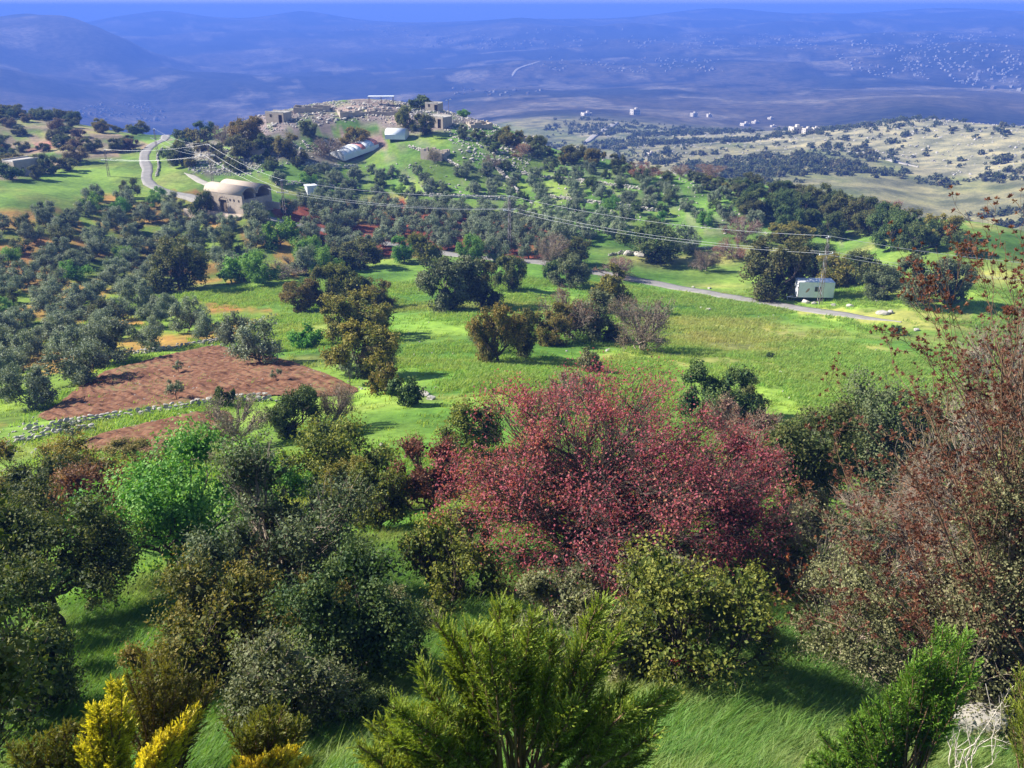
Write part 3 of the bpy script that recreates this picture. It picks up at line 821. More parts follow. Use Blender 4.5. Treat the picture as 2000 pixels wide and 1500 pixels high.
# ---- meadow and field trees, one by one: key, variant, x, y, width, top, leaf, label
MEADOW = [
 ('oak', 0, 350, 567, 108, 466, 'dark', 'large dark brownish oak at the corner of the olive grove'),
 ('oak', 1, 588, 608, 74, 545, 'gold', 'small golden-brown oak, lowest of the clump on the meadow edge'),
 ('oak', 2, 632, 602, 62, 524, 'dark', 'dark slim oak between the golden oak and yellow-green oak'),
 ('oak', 3, 682, 590, 92, 513, 'yellow', 'yellow-green oak at the top of the meadow edge clump'),
 ('oak', 4, 700, 662, 126, 566, 'gold', 'big round golden-brown oak left of the open meadow'),
 ('oak', 5, 745, 600, 58, 550, 'gold', 'small brown-tipped oak behind the big round golden oak'),
 ('oak', 6, 706, 738, 132, 634, 'gold', 'golden-topped oak at the end of the ploughed field'),
 ('oak', 2, 695, 525, 94, 466, 'dark', 'brownish green oak standing before the grey olive rows'),
 ('oak', 3, 832, 520, 64, 454, 'yellow', 'bright yellow-green round tree beside the red soil'),
 ('oak', 1, 880, 603, 122, 497, 'grey', 'large grey-green oak in the middle of the meadow'),
 ('oak', 5, 940, 600, 88, 512, 'dark', 'dark oak grown into the side of the large grey-green oak'),
 ('oak', 6, 998, 568, 58, 498, 'dark', 'narrow dark oak with two stems below the road'),
 ('oak', 0, 1112, 560, 76, 498, 'grey', 'round grey-green tree on two stems beside the road'),
 ('twig', 0, 1080, 520, 62, 458, 'brown', 'bare brown tree at the edge of the red soil'),
 ('oak', 2, 1120, 518, 74, 466, 'dark', 'dark leafy tree behind the roadside grey-green tree'),
 ('twig', 1, 1200, 545, 76, 504, 'redbrown', 'reddish bare bush at the bend of the road'),
 ('cone', 0, 1190, 610, 92, 513, 'gold', 'pointed golden tree rising over the meadow thicket'),
 ('twig', 2, 1110, 662, 112, 564, 'redbrown', 'red-brown twiggy tree at the back of the meadow thicket'),
 ('oak', 4, 1082, 672, 82, 598, 'gold', 'golden-green oak at the front of the meadow thicket'),
 ('oak', 5, 1165, 664, 104, 575, 'grey', 'grey-green oak in the heart of the meadow thicket'),
 ('twig', 3, 1248, 684, 116, 578, 'brown', 'pale brown leafless bush at the shady end of the meadow thicket'),
 ('oak', 3, 972, 708, 92, 588, 'gold', 'tall golden oak standing alone on the open grass'),
 ('oak', 6, 1016, 698, 62, 602, 'dark', 'dark leaning tree tucked against the tall golden oak'),
 ('twig', 0, 940, 690, 48, 630, 'sage', 'thin pale shrub growing at the foot of the tall golden oak'),
 ('oak', 0, 1514, 584, 126, 466, 'dark', 'broad dark oak beside the white trailer'),
 ('oak', 1, 1588, 548, 84, 474, 'deep', 'dark green tree behind the white trailer'),
 ('oak', 2, 1630, 558, 84, 494, 'gold', 'golden-edged oak behind the lattice pole by the trailer'),
 ('oak', 3, 1695, 560, 92, 490, 'dark', 'dark oak, second past the trailer'),
 ('oak', 4, 1722, 584, 72, 526, 'grey', 'low grey-green oak in front of the row past the trailer'),
 ('oak', 5, 1790, 596, 100, 498, 'grey', 'large grey-brown oak near the end of the row past the trailer'),
 ('oak', 6, 1850, 594, 74, 504, 'grey', 'last grey-brown oak of the row past the trailer'),
 ('oak', 1, 1266, 508, 112, 436, 'deep', 'big deep green spreading oak above the road'),
 ('twig', 1, 1375, 528, 56, 488, 'brown', 'small bare brown tree on the grass above the road'),
 ('twig', 2, 1424, 506, 62, 466, 'rust', 'rust-red bare bush above the road'),
 ('twig', 3, 1450, 470, 70, 424, 'redbrown', 'purplish bare tree under the pines'),
 ('olive', 0, 1338, 492, 60, 440, 'olive', 'silvery olive tree beside the deep green spreading oak'),
 ('oak', 2, 1540, 478, 80, 432, 'gold', 'brown-tipped oak below the dark pines'),
 ('olive', 1, 512, 712, 100, 628, 'olive', 'big olive tree standing on the ploughed field edge'),
 ('olive', 2, 458, 690, 66, 612, 'olive', 'upright olive tree beside the big field-edge olive'),
 ('olive', 3, 157, 748, 108, 668, 'olive', 'wide olive tree at the near corner of the ploughed field'),
 ('olive', 4, 212, 712, 104, 632, 'olive', 'full olive tree above the ploughed field'),
 ('olive', 5, 62, 800, 96, 716, 'olive', 'dense olive tree below the wide corner olive'),
 ('olive', 6, 296, 682, 64, 622, 'olive', 'rounded olive tree on the golden strip above the ploughed field'),
 ('olive', 7, 0, 770, 76, 686, 'olive', 'olive tree cut by the picture edge above the ploughed field'),
 ('olive', 0, 370, 648, 66, 580, 'olive', 'olive tree on the golden strip next to the meadow'),
 ('olive', 1, 410, 664, 56, 608, 'olive', 'low olive tree touching the terrace wall'),
 ('olive', 2, 335, 622, 52, 574, 'olive', 'small olive tree by the pale track end'),
 ('young', 0, 345, 782, 32, 741, 'olive', 'young olive tree in the middle of the ploughed field'),
 ('young', 1, 350, 730, 18, 704, 'olive', 'tiny olive sapling near the top of the ploughed field'),
 ('young', 2, 540, 746, 20, 720, 'olive', 'small bushy sapling at the end of the ploughed field'),
 ('young', 0, 684, 752, 38, 696, 'olive', 'thin young olive under the golden-topped oak'),
 ('young', 1, 145, 866, 30, 822, 'olive', 'young olive below the long stone wall'),
 ('bush', 0, 441, 793, 42, 756, 'deep', 'round green bush sitting on the long stone wall'),
 ('twig', 0, 462, 872, 122, 780, 'sage', 'brownish twiggy shrub below the stone wall end'),
 ('oak', 3, 578, 848, 104, 752, 'deep', 'dark green bushy tree at the foot of the ploughed field'),
 ('twig', 1, 648, 838, 96, 752, 'brown', 'leafless brown bush beside the dark green field-foot tree'),
 ('bush', 1, 752, 770, 66, 712, 'gold', 'golden-green bush on the grass bank'),
 ('bush', 2, 792, 790, 64, 742, 'deep', 'low deep green bush beside the rock heap'),
 ('twig', 3, 745, 735, 70, 660, 'sage', 'grey leafless shrub leaning on the golden-topped oak'),
 ('bush', 3, 600, 680, 60, 640, 'bright', 'fresh green shrub on the grass bank'),
 ('bush', 4, 1155, 726, 46, 684, 'sage', 'small pale green sapling behind the crimson tree'),
 ('bush', 0, 1752, 654, 24, 634, 'deep', 'small dark shrub alone on the sunny meadow'),
 ('bush', 1, 1502, 700, 22, 690, 'deep', 'tiny dark shrub in the middle of the sunny meadow'),
 ('bush', 2, 1078, 545, 34, 510, 'deep', 'dark low shrub on the road verge'),
 ('bush', 3, 688, 568, 26, 540, 'deep', 'little dark bush on the shaded grass'),
 ('oak', 4, 1400, 830, 130, 712, 'deep', 'dark green oak behind the crimson tree'),
 ('oak', 5, 1450, 812, 90, 735, 'dark', 'dusky oak at the shoulder of the crimson tree'),
 ('bush', 4, 470, 545, 80, 498, 'bright', 'fresh green bush at the edge of the golden strip'),
 ('twig', 2, 560, 540, 90, 505, 'sage', 'grey leafless scrub on the golden strip'),
 ('oak', 6, 918, 515, 52, 458, 'bright', 'light green tree beside the yellow-green round tree'),
 ('oak', 0, 790, 512, 50, 460, 'bright', 'pale green tree at the edge of the red soil'),
 ('olive', 6, 966, 512, 50, 464, 'olive', 'olive tree above the road next to the lattice pole'),
 ('olive', 4, 1032, 505, 44, 460, 'olive', 'silver olive tree between the lattice pole and bare brown tree'),
 ('bush', 1, 548, 480, 70, 432, 'bright', 'bright green tree near the road below the vaulted building'),
 ('oak', 3, 398, 430, 44, 372, 'deep', 'fresh dark tree just before the vaulted building'),
]
for row in MEADOW:
    key, var, x, y, w, top, lm, label = row
    nm = {'oak': 'oak_tree', 'cone': 'oak_tree', 'twig': 'bare_tree', 'olive': 'olive_tree', 'young': 'young_olive_tree', 'bush': 'bush'}[key]
    if 'bush' in label or 'shrub' in label or 'scrub' in label: nm = 'bush'
    if 'sapling' in label: nm = 'sapling'
    at_px(key, var, x, y, w, top, nm, label, {'bush': 'bush', 'sapling': 'sapling'}.get(nm, 'tree'), None, lm)

# ---- trees on and around the village hill
HILL = [
 ('oak', 0, 400, 270, 42, 236, 'deep', 'dark round tree where the road meets the skyline'),
 ('twig', 0, 440, 282, 44, 244, 'brown', 'brown bare tree left of the hilltop houses'),
 ('oak', 1, 484, 288, 66, 226, 'gold', 'tall olive-brown oak on the hill shoulder'),
 ('oak', 2, 474, 308, 58, 264, 'dark', 'dark oak below the tall olive-brown oak'),
 ('oak', 3, 520, 300, 40, 262, 'deep', 'shaded oak between the two hill shoulder ruins'),
 ('oak', 4, 602, 268, 34, 234, 'dark', 'round dark oak in the hilltop rubble'),
 ('oak', 5, 564, 308, 48, 262, 'gold', 'brown-green oak below the hilltop rubble'),
 ('oak', 6, 694, 290, 52, 248, 'gold', 'olive-green oak at the edge of the bare yard'),
 ('oak', 0, 792, 250, 38, 208, 'yellow', 'fresh green round tree above the small white tunnel'),
 ('oak', 1, 828, 265, 42, 221, 'dark', 'dark green round tree beside the hilltop stone house'),
 ('bush', 0, 818, 212, 48, 188, 'deep', 'dark spreading tree on the very top of the hill'),
 ('bush', 1, 905, 228, 34, 214, 'bright', 'pale green bush on the skyline past the hilltop house'),
 ('oak', 2, 998, 286, 42, 246, 'gold', 'yellowish oak high on the falling skyline'),
 ('oak', 3, 972, 276, 26, 252, 'deep', 'small dark oak next to the yellowish skyline oak'),
 ('oak', 4, 1048, 300, 40, 262, 'dark', 'dark oak on the falling skyline below the ruined hut'),
 ('twig', 1, 1016, 306, 40, 280, 'rust', 'rusty bare bush beneath the falling skyline'),
 ('oak', 5, 1120, 318, 50, 282, 'dark', 'broad dark oak halfway down the skyline'),
 ('oak', 6, 1160, 324, 40, 288, 'gold', 'brown-green oak halfway down the skyline'),
 ('oak', 5, 1205, 328, 32, 300, 'dark', 'small oak where the skyline flattens'),
 ('twig', 2, 1258, 350, 56, 316, 'rust', 'large rust-brown bush on the skyline above the pines'),
 ('twig', 3, 1330, 346, 38, 322, 'redbrown', 'dull red bush on the grassy skyline'),
 ('twig', 0, 1385, 346, 54, 320, 'redbrown', 'wide red-brown bush on the grassy skyline'),
 ('oak', 2, 1468, 366, 40, 336, 'dark', 'dark oak on the grassy skyline'),
 ('twig', 1, 850, 318, 34, 290, 'sage', 'dry brown shrub against the ruined wall'),
 ('twig', 2, 960, 328, 34, 300, 'brown', 'brown bare shrub among the terrace stones'),
 ('oak', 3, 20, 352, 52, 316, 'deep', 'dark tree in front of the grey stone house at the left edge'),
 ('oak', 4, 96, 340, 34, 300, 'deep', 'dark rounded tree right of the grey stone house'),
 ('oak', 5, 72, 350, 30, 322, 'dark', 'low dark oak at the corner of the grey stone house'),
 ('oak', 6, 132, 334, 44, 308, 'dark', 'broad low oak on the upper edge of the bright field'),
 ('oak', 0, 355, 325, 44, 276, 'dark', 'dark oak beside the bend of the road'),
 ('oak', 1, 332, 318, 34, 286, 'deep', 'leafy oak nearest the bend of the road'),
 ('twig', 3, 640, 305, 60, 270, 'brown', 'purplish leafless thicket beside the striped tunnel'),
 ('oak', 2, 1620, 410, 36, 372, 'deep', 'dark pine on the skyline right of the ridge'),
 ('oak', 3, 1700, 460, 60, 408, 'dark', 'large dark oak at the low end of the ridge'),
 ('oak', 4, 1840, 470, 70, 416, 'gold', 'broad brown-green oak by the pale track'),
 ('twig', 0, 1740, 424, 46, 392, 'rust', 'rusty bush on the low end of the ridge'),
 ('oak', 6, 1780, 480, 50, 436, 'dark', 'dark oak just before the pale track'),
 ('oak', 1, 1870, 500, 60, 452, 'deep', 'dark green tree below the pale track'),
]
for key, var, x, y, w, top, lm, label in HILL:
    nm = 'bush' if ('bush' in label or 'shrub' in label or 'thicket' in label) else ('pine_tree' if 'pine' in label.split()[1] else ('bare_tree' if key == 'twig' else 'oak_tree'))
    at_px(key, var, x, y, w, top, nm, label, 'bush' if nm == 'bush' else 'tree', None, lm)

# ---- the olive groves: rows of single trees
FILLED = []
def fill(polys_px, spacing, dmin, dmax, key, name, label, cat, group, leafs, wrange, hr, seed, angle=0.3, jit=0.28, limit=300, clear=0.55, keep=1.0, barks=None):
    r = random.Random(seed)
    pts = []
    ca, sa = math.cos(angle), math.sin(angle)
    ext = int(dmax / spacing) + 4
    for i in range(-ext, ext):
        for j in range(-ext, ext):
            u = (i + r.uniform(-jit, jit)) * spacing; v = (j + r.uniform(-jit, jit)) * spacing
            x, y = u * ca - v * sa, u * sa + v * ca
            d = math.hypot(x, y)
            if y > 20 and dmin < d < dmax and r.random() < keep: pts.append((x, y))
    if not pts: return
    pts = np.array(pts); z = height(pts[:, 0], pts[:, 1])
    sx, sy, dep = project(np.column_stack([pts, z]))
    ok = np.zeros(len(pts), bool)
    for poly in polys_px: ok |= inpoly(sx, sy, poly)
    out = 0
    order = [k for k in range(len(pts)) if ok[k]]
    order.sort(key=lambda k: dep[k])
    rd = ROAD
    for k in order:
        if out >= limit: break
        x, y = pts[k]
        W = r.uniform(*wrange)
        if np.min(np.hypot(rd[:, 0] - x, rd[:, 1] - y)) < 3.4: continue
        if any((x - a) ** 2 + (y - b) ** 2 < (clear * (W / 2 + c_)) ** 2 for a, b, c_ in PLACED): continue
        q0 = hit(sx[k], sy[k] - 1)
        if math.hypot(*q0[:2]) < math.hypot(x, y) - 12: continue     # hidden behind a rise
        PLACED.append((x, y, W / 2))
        lm = r.choice(leafs)
        FILLED.append((plant(key, r.randrange(8), (x, y, z[k]), W, W * r.uniform(*hr), name, label, cat, group, lm, None), label, sx[k], sy[k]))
        out += 1
    print(name, group, out)
    return out

PLACED += [(*hit(470, 398)[:2], 9.0), (*hit(440, 412)[:2], 6.0), (*hit(480, 420)[:2], 6.0), (*hit(520, 420)[:2], 4.0), (*hit(420, 400)[:2], 5.0), (*hit(1587, 588)[:2], 3.5), (*hit(690, 308)[:2], 7), (*hit(775, 270)[:2], 4), (*hit(607, 378)[:2], 5.0), (*hit(600, 394)[:2], 4.0), (*hit(557, 425)[:2], 1.5)]
fill([[(-60, 480), (20, 440), (120, 400), (220, 380), (420, 392), (500, 420), (530, 470), (470, 520), (330, 520), (300, 580), (330, 610), (290, 670), (190, 690), (60, 745), (-60, 790)]], 6.1, 60, 250, 'olive', 'olive_tree',
     'grey-green olive tree in the dense grove left of the meadow', 'tree', 'olive trees of the left grove', ['olive'] * 14 + ['grey', 'dark', 'bright'], (3.5, 5.2), (.72, .92), 3, 0.25, .24)
fill([[(520, 425), (600, 395), (700, 385), (830, 395), (1060, 420), (1230, 440), (1240, 470), (1050, 500), (900, 490), (700, 500), (560, 470)]], 6.3, 120, 260, 'olive', 'olive_tree',
     'silvery olive tree on the red soil above the road', 'tree', 'olive trees on the red soil', ['olive'], (4.0, 5.6), (.75, .95), 8, 0.5, .2)
fill([[(520, 380), (560, 345), (680, 330), (830, 330), (960, 330), (1100, 330), (1240, 350), (1420, 385), (1480, 440), (1300, 450), (1100, 410), (900, 390), (700, 380)]], 6.0, 190, 300, 'olive', 'olive_tree',
     'small olive tree on the green hillside terraces', 'tree', 'olive trees on the hillside', ['olive'] * 9 + ['bright', 'grey', 'deep'], (2.6, 4.3), (.75, .95), 9, 0.1, .35, clear=.7)
fill([[(1380, 400), (1420, 380), (1560, 390), (1720, 430), (1840, 470), (1840, 500), (1700, 492), (1480, 440)]], 6.0, 165, 260, 'oak', 'pine_tree',
     'dark pine tree in the close stand on the right ridge', 'tree', 'pines on the right ridge', ['deep', 'deep', 'dark'], (4.8, 7.0), (.8, 1.0), 12, 0.2, .3)
fill([[(900, 250), (1000, 280), (1250, 335), (1400, 350), (1650, 400), (1600, 410), (1300, 360), (1000, 320), (880, 280)]], 5.6, 200, 300, 'oak', 'oak_tree',
     'small dark oak scattered on the stony ridge slope', 'tree', 'oaks on the ridge slope', ['dark', 'gold', 'deep', 'grey', 'sage'], (2.2, 4.2), (.65, .9), 14, 0.2, .45, keep=.85)
fill([[(330, 262), (420, 270), (560, 290), (640, 330), (560, 345), (450, 335), (350, 330)]], 7.0, 210, 330, 'bush', 'bush',
     'dark bush among the rubble below the hilltop', 'bush', 'bushes in the hillside rubble', ['dark', 'deep', 'gold', 'sage'], (2.4, 4.2), (.6, .85), 15, 0.2, .45, keep=.8)
fill([[(-60, 215), (60, 222), (200, 240), (345, 250), (340, 268), (240, 300), (150, 320), (60, 345), (-60, 350)]], 9.0, 230, 430, 'oak', 'oak_tree',
     'dark oak on the tan slope behind the bright field', 'tree', 'oaks on the left slope', ['dark', 'deep', 'dark', 'brown', 'gold'], (4.0, 7.0), (.55, .75), 16, 0.2, .48, keep=.55)
fill([[(-60, 214), (345, 243), (345, 256), (-60, 232)]], 7.0, 300, 430, 'oak', 'oak_tree',
     'dark oak in the tree line along the left skyline', 'tree', 'oaks along the left skyline', ['dark', 'deep', 'dark'], (4.5, 7.0), (.55, .8), 26, 0.2, .4, keep=.9)
fill([[(400, 520), (560, 520), (640, 470), (720, 500), (640, 540), (480, 560)]], 6.5, 110, 200, 'olive', 'olive_tree',
     'pale grey olive tree at the grove end behind the meadow clump', 'tree', 'olive trees at the grove end', ['olive', 'olive', 'grey', 'bright'], (4.5, 6.0), (.8, 1.0), 19, 0.2, .3)

# ---- say which tree of a grove is meant: by the landmark it stands nearest to
LANDMARKS = [(350, 520, 'the big dark grove-corner oak'), (157, 705, 'the wide field-corner olive'), (470, 380, 'the vaulted building'), (290, 340, 'the road bend'), (693, 300, 'the striped tunnel'), (776, 266, 'the short white tunnel'),
             (850, 306, 'the roofless hut'), (557, 390, 'the pole by the vaulted building'), (995, 440, 'the red soil pole'), (607, 372, 'the tiny white hut'), (1266, 470, 'the deep green spreading oak'), (1258, 335, 'the big rust-brown skyline bush'),
             (1000, 266, 'the yellowish skyline oak'), (1450, 450, 'the purplish bare tree'), (832, 490, 'the yellow-green round tree'), (1600, 520, 'the trailer pole'), (1815, 470, 'the pale track'), (46, 330, 'the grey stone house'), (213, 320, 'the green field pole'),
             (545, 230, 'the small hilltop stone house'), (20, 235, 'the left end of the skyline'), (120, 250, 'the tan bare slope'), (235, 250, 'the middle of the left skyline'), (335, 255, 'the road crest'), (85, 285, 'the reddish soil scar'), (30, 560, 'the left picture edge'), (190, 470, 'the heart of the left grove'), (1385, 335, 'the wide red-brown skyline bush'), (1120, 300, 'the broad dark skyline oak'), (695, 495, 'the brownish green oak')]
ORD = 'first second third fourth fifth sixth seventh eighth ninth tenth eleventh twelfth thirteenth fourteenth fifteenth sixteenth seventeenth eighteenth nineteenth twentieth'.split()
ORD += ['twenty-' + q for q in ORD[:9]]
_by = {}
for o, lab, x, y in FILLED:
    L_ = min(LANDMARKS, key=lambda q: math.hypot(q[0] - x, (q[1] - y) * 1.6))
    dx, dy = x - L_[0], (y - L_[1]) * 1.6
    side = ('right of' if dx > 0 else 'left of') if abs(dx) > abs(dy) else ('below' if dy > 0 else 'above')
    noun = lab.split(' in the ')[0].split(' on the ')[0].split(' at the ')[0].split(' among the ')[0].split(' scattered')[0]
    _by.setdefault((noun, side, L_[2]), []).append((math.hypot(dx, dy), o.name, o))
for (noun, side, lm), rows in _by.items():
    rows.sort()
    for k, (_, _n, o) in enumerate(rows):
        o['label'] = '%s %s %s%s' % (noun, side, lm, '' if len(rows) == 1 else ', %s nearest' % ORD[min(k, 28)])

# ---- shrubs of the far valley side: single shrubs, then the mass too small to tell apart
FAR_SCRUB = []
def far_scatter():
    r = np.random.default_rng(44)
    m = 20000
    az = r.uniform(math.radians(2), math.radians(36), m); d = np.sqrt(r.uniform(390 ** 2, 1000 ** 2, m))
    x, y = d * np.sin(az), d * np.cos(az); z = height(x, y)
    sx, sy, dep = project(np.column_stack([x, y, z]))
    dens = 0.22 + 0.0 * sx
    dens[inpoly(sx, sy, [(1250, 300), (1560, 300), (1760, 335), (2100, 350), (2100, 480), (1700, 430), (1450, 400), (1300, 345)])] = 1.0
    dens[inpoly(sx, sy, [(1150, 250), (1560, 262), (1500, 300), (1200, 310)])] = .55
    dens[inpoly(sx, sy, [(1560, 275), (1800, 238), (2100, 250), (2100, 335), (1700, 300)])] = .14
    dens *= sstep(.35, .6, fbm(x / 45, y / 45, 91, 3))
    ok = (r.uniform(size=m) < dens) & (sx > 1000) & (sx < 2080)
    idx = np.nonzero(ok)[0]
    size = np.clip(r.lognormal(1.0, .36, m), 1.3, 5.2)
    # drop those hidden by the near ridge
    vis_ = []
    for k in idx:
        t = np.linspace(.2, .985, 40)
        zz = CZ + (z[k] + size[k] * .5 - CZ) * t - height(x[k] * t, y[k] * t)
        if zz.min() > 0.5: vis_.append(k)
    vis_.sort(key=lambda k: -size[k] / dep[k])
    for k in vis_[:290]:
        tr, br, cr, (w0, h0) = LIB['smallbush'][int(k) % 5]
        o = mesh_obj('shrub', cr, None, (x[k], y[k], z[k] - .1))
        s_ = size[k] / w0
        o.scale = (s_, s_, s_ * .95); o.rotation_euler = (0, 0, k * 1.7)
        set_mat(o, Lm[('grey', 'sage', 'dark')[int(k) % 3]])
        tag(o, 'dark shrub dotting the tan hillside across the valley', 'shrub', 'shrubs on the far tan hillside')
    rest = vis_[290:]
    FAR_SCRUB.append((x[rest], y[rest], z[rest], size[rest]))
    print('far shrubs', len(vis_))
far_scatter()

# ------------------------------------------------------------------ near trees and shrubs, each its own plant
def near_tree(name, label, cat, x, y, w, top, leafm, bark='dark', dmin=0, seed=1, extra=None, leaf=0.1, lai=4.0, rz=None, P=None, WH=None, twig_leaf=None, **kw):
    if P is None:
        P, W, H, dep = size_from_px(x, y, w, top, dmin)
    else:
        W, H = WH
    PLACED.append((P[0], P[1], W / 2))
    nc = kw.pop('nc', 46); ns = kw.pop('ns', 34); asp = kw.pop('asp', .62)
    area = math.pi * W * H / 4 * 0.85
    nl = max(4, int(area * lai / (leaf * leaf * asp * .5 * 1.05) / (nc * ns)))
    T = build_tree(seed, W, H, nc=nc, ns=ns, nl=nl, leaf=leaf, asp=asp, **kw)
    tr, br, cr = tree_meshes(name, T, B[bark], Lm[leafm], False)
    e = empty(name, (float(P[0]), float(P[1]), float(P[2]) - .04), 0.0 if rz is None else rz)
    mesh_obj('trunk', tr, e); mesh_obj('branches', br, e); mesh_obj('crown', cr, e)
    tag(e, label, cat)
    print(name, label[:30], 'W%.1f H%.1f d%.0f leaves %d' % (W, H, math.hypot(P[0], P[1]), nc * ns * nl))
    return e

# the crimson tree and its neighbours
P, W, H, dep = size_from_px(1165, 1105, 580, 776)
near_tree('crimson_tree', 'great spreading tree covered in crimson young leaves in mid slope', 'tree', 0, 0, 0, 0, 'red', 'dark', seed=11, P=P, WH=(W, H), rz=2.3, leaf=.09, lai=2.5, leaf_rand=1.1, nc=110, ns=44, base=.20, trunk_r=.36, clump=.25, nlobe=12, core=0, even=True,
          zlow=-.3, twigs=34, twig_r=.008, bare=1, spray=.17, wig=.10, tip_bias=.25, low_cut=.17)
near_tree('red_tree', 'pink-red tree leaning out from the shady side of the crimson tree', 'tree', 1420, 1085, 165, 850, 'red', 'pale', seed=12, leaf=.09, lai=2.2, nc=34, ns=34, base=.06, trunk_r=.10, clump=.27, zlow=-.8, twigs=34, twig_r=.008, bare=2, spray=.22)
near_tree('red_tree', 'small dusky red tree beside the yellow-green tree', 'tree', 838, 1012, 150, 858, 'redbrown', 'dark', seed=13, leaf=.10, lai=2.0, nc=30, ns=30, base=.12, trunk_r=.09, clump=.28, zlow=-.7, twigs=30, twig_r=.008, bare=2, spray=.22)
near_tree('bare_tree', 'pale twiggy tree peeping over the crimson tree crown', 'tree', 1110, 800, 120, 725, 'rose', 'pale', seed=14, leaf=.09, lai=.7, nc=24, ns=26, base=.05, clump=.3, trunk_r=.08, twigs=26, twig_r=.010, bare=2)
near_tree('bare_tree', 'rosy twiggy tree behind the shady flank of the crimson tree', 'tree', 1445, 880, 130, 782, 'rose', 'pale', seed=15, leaf=.09, lai=.9, nc=24, ns=26, base=.05, clump=.3, trunk_r=.08, twigs=26, twig_r=.010, bare=2)

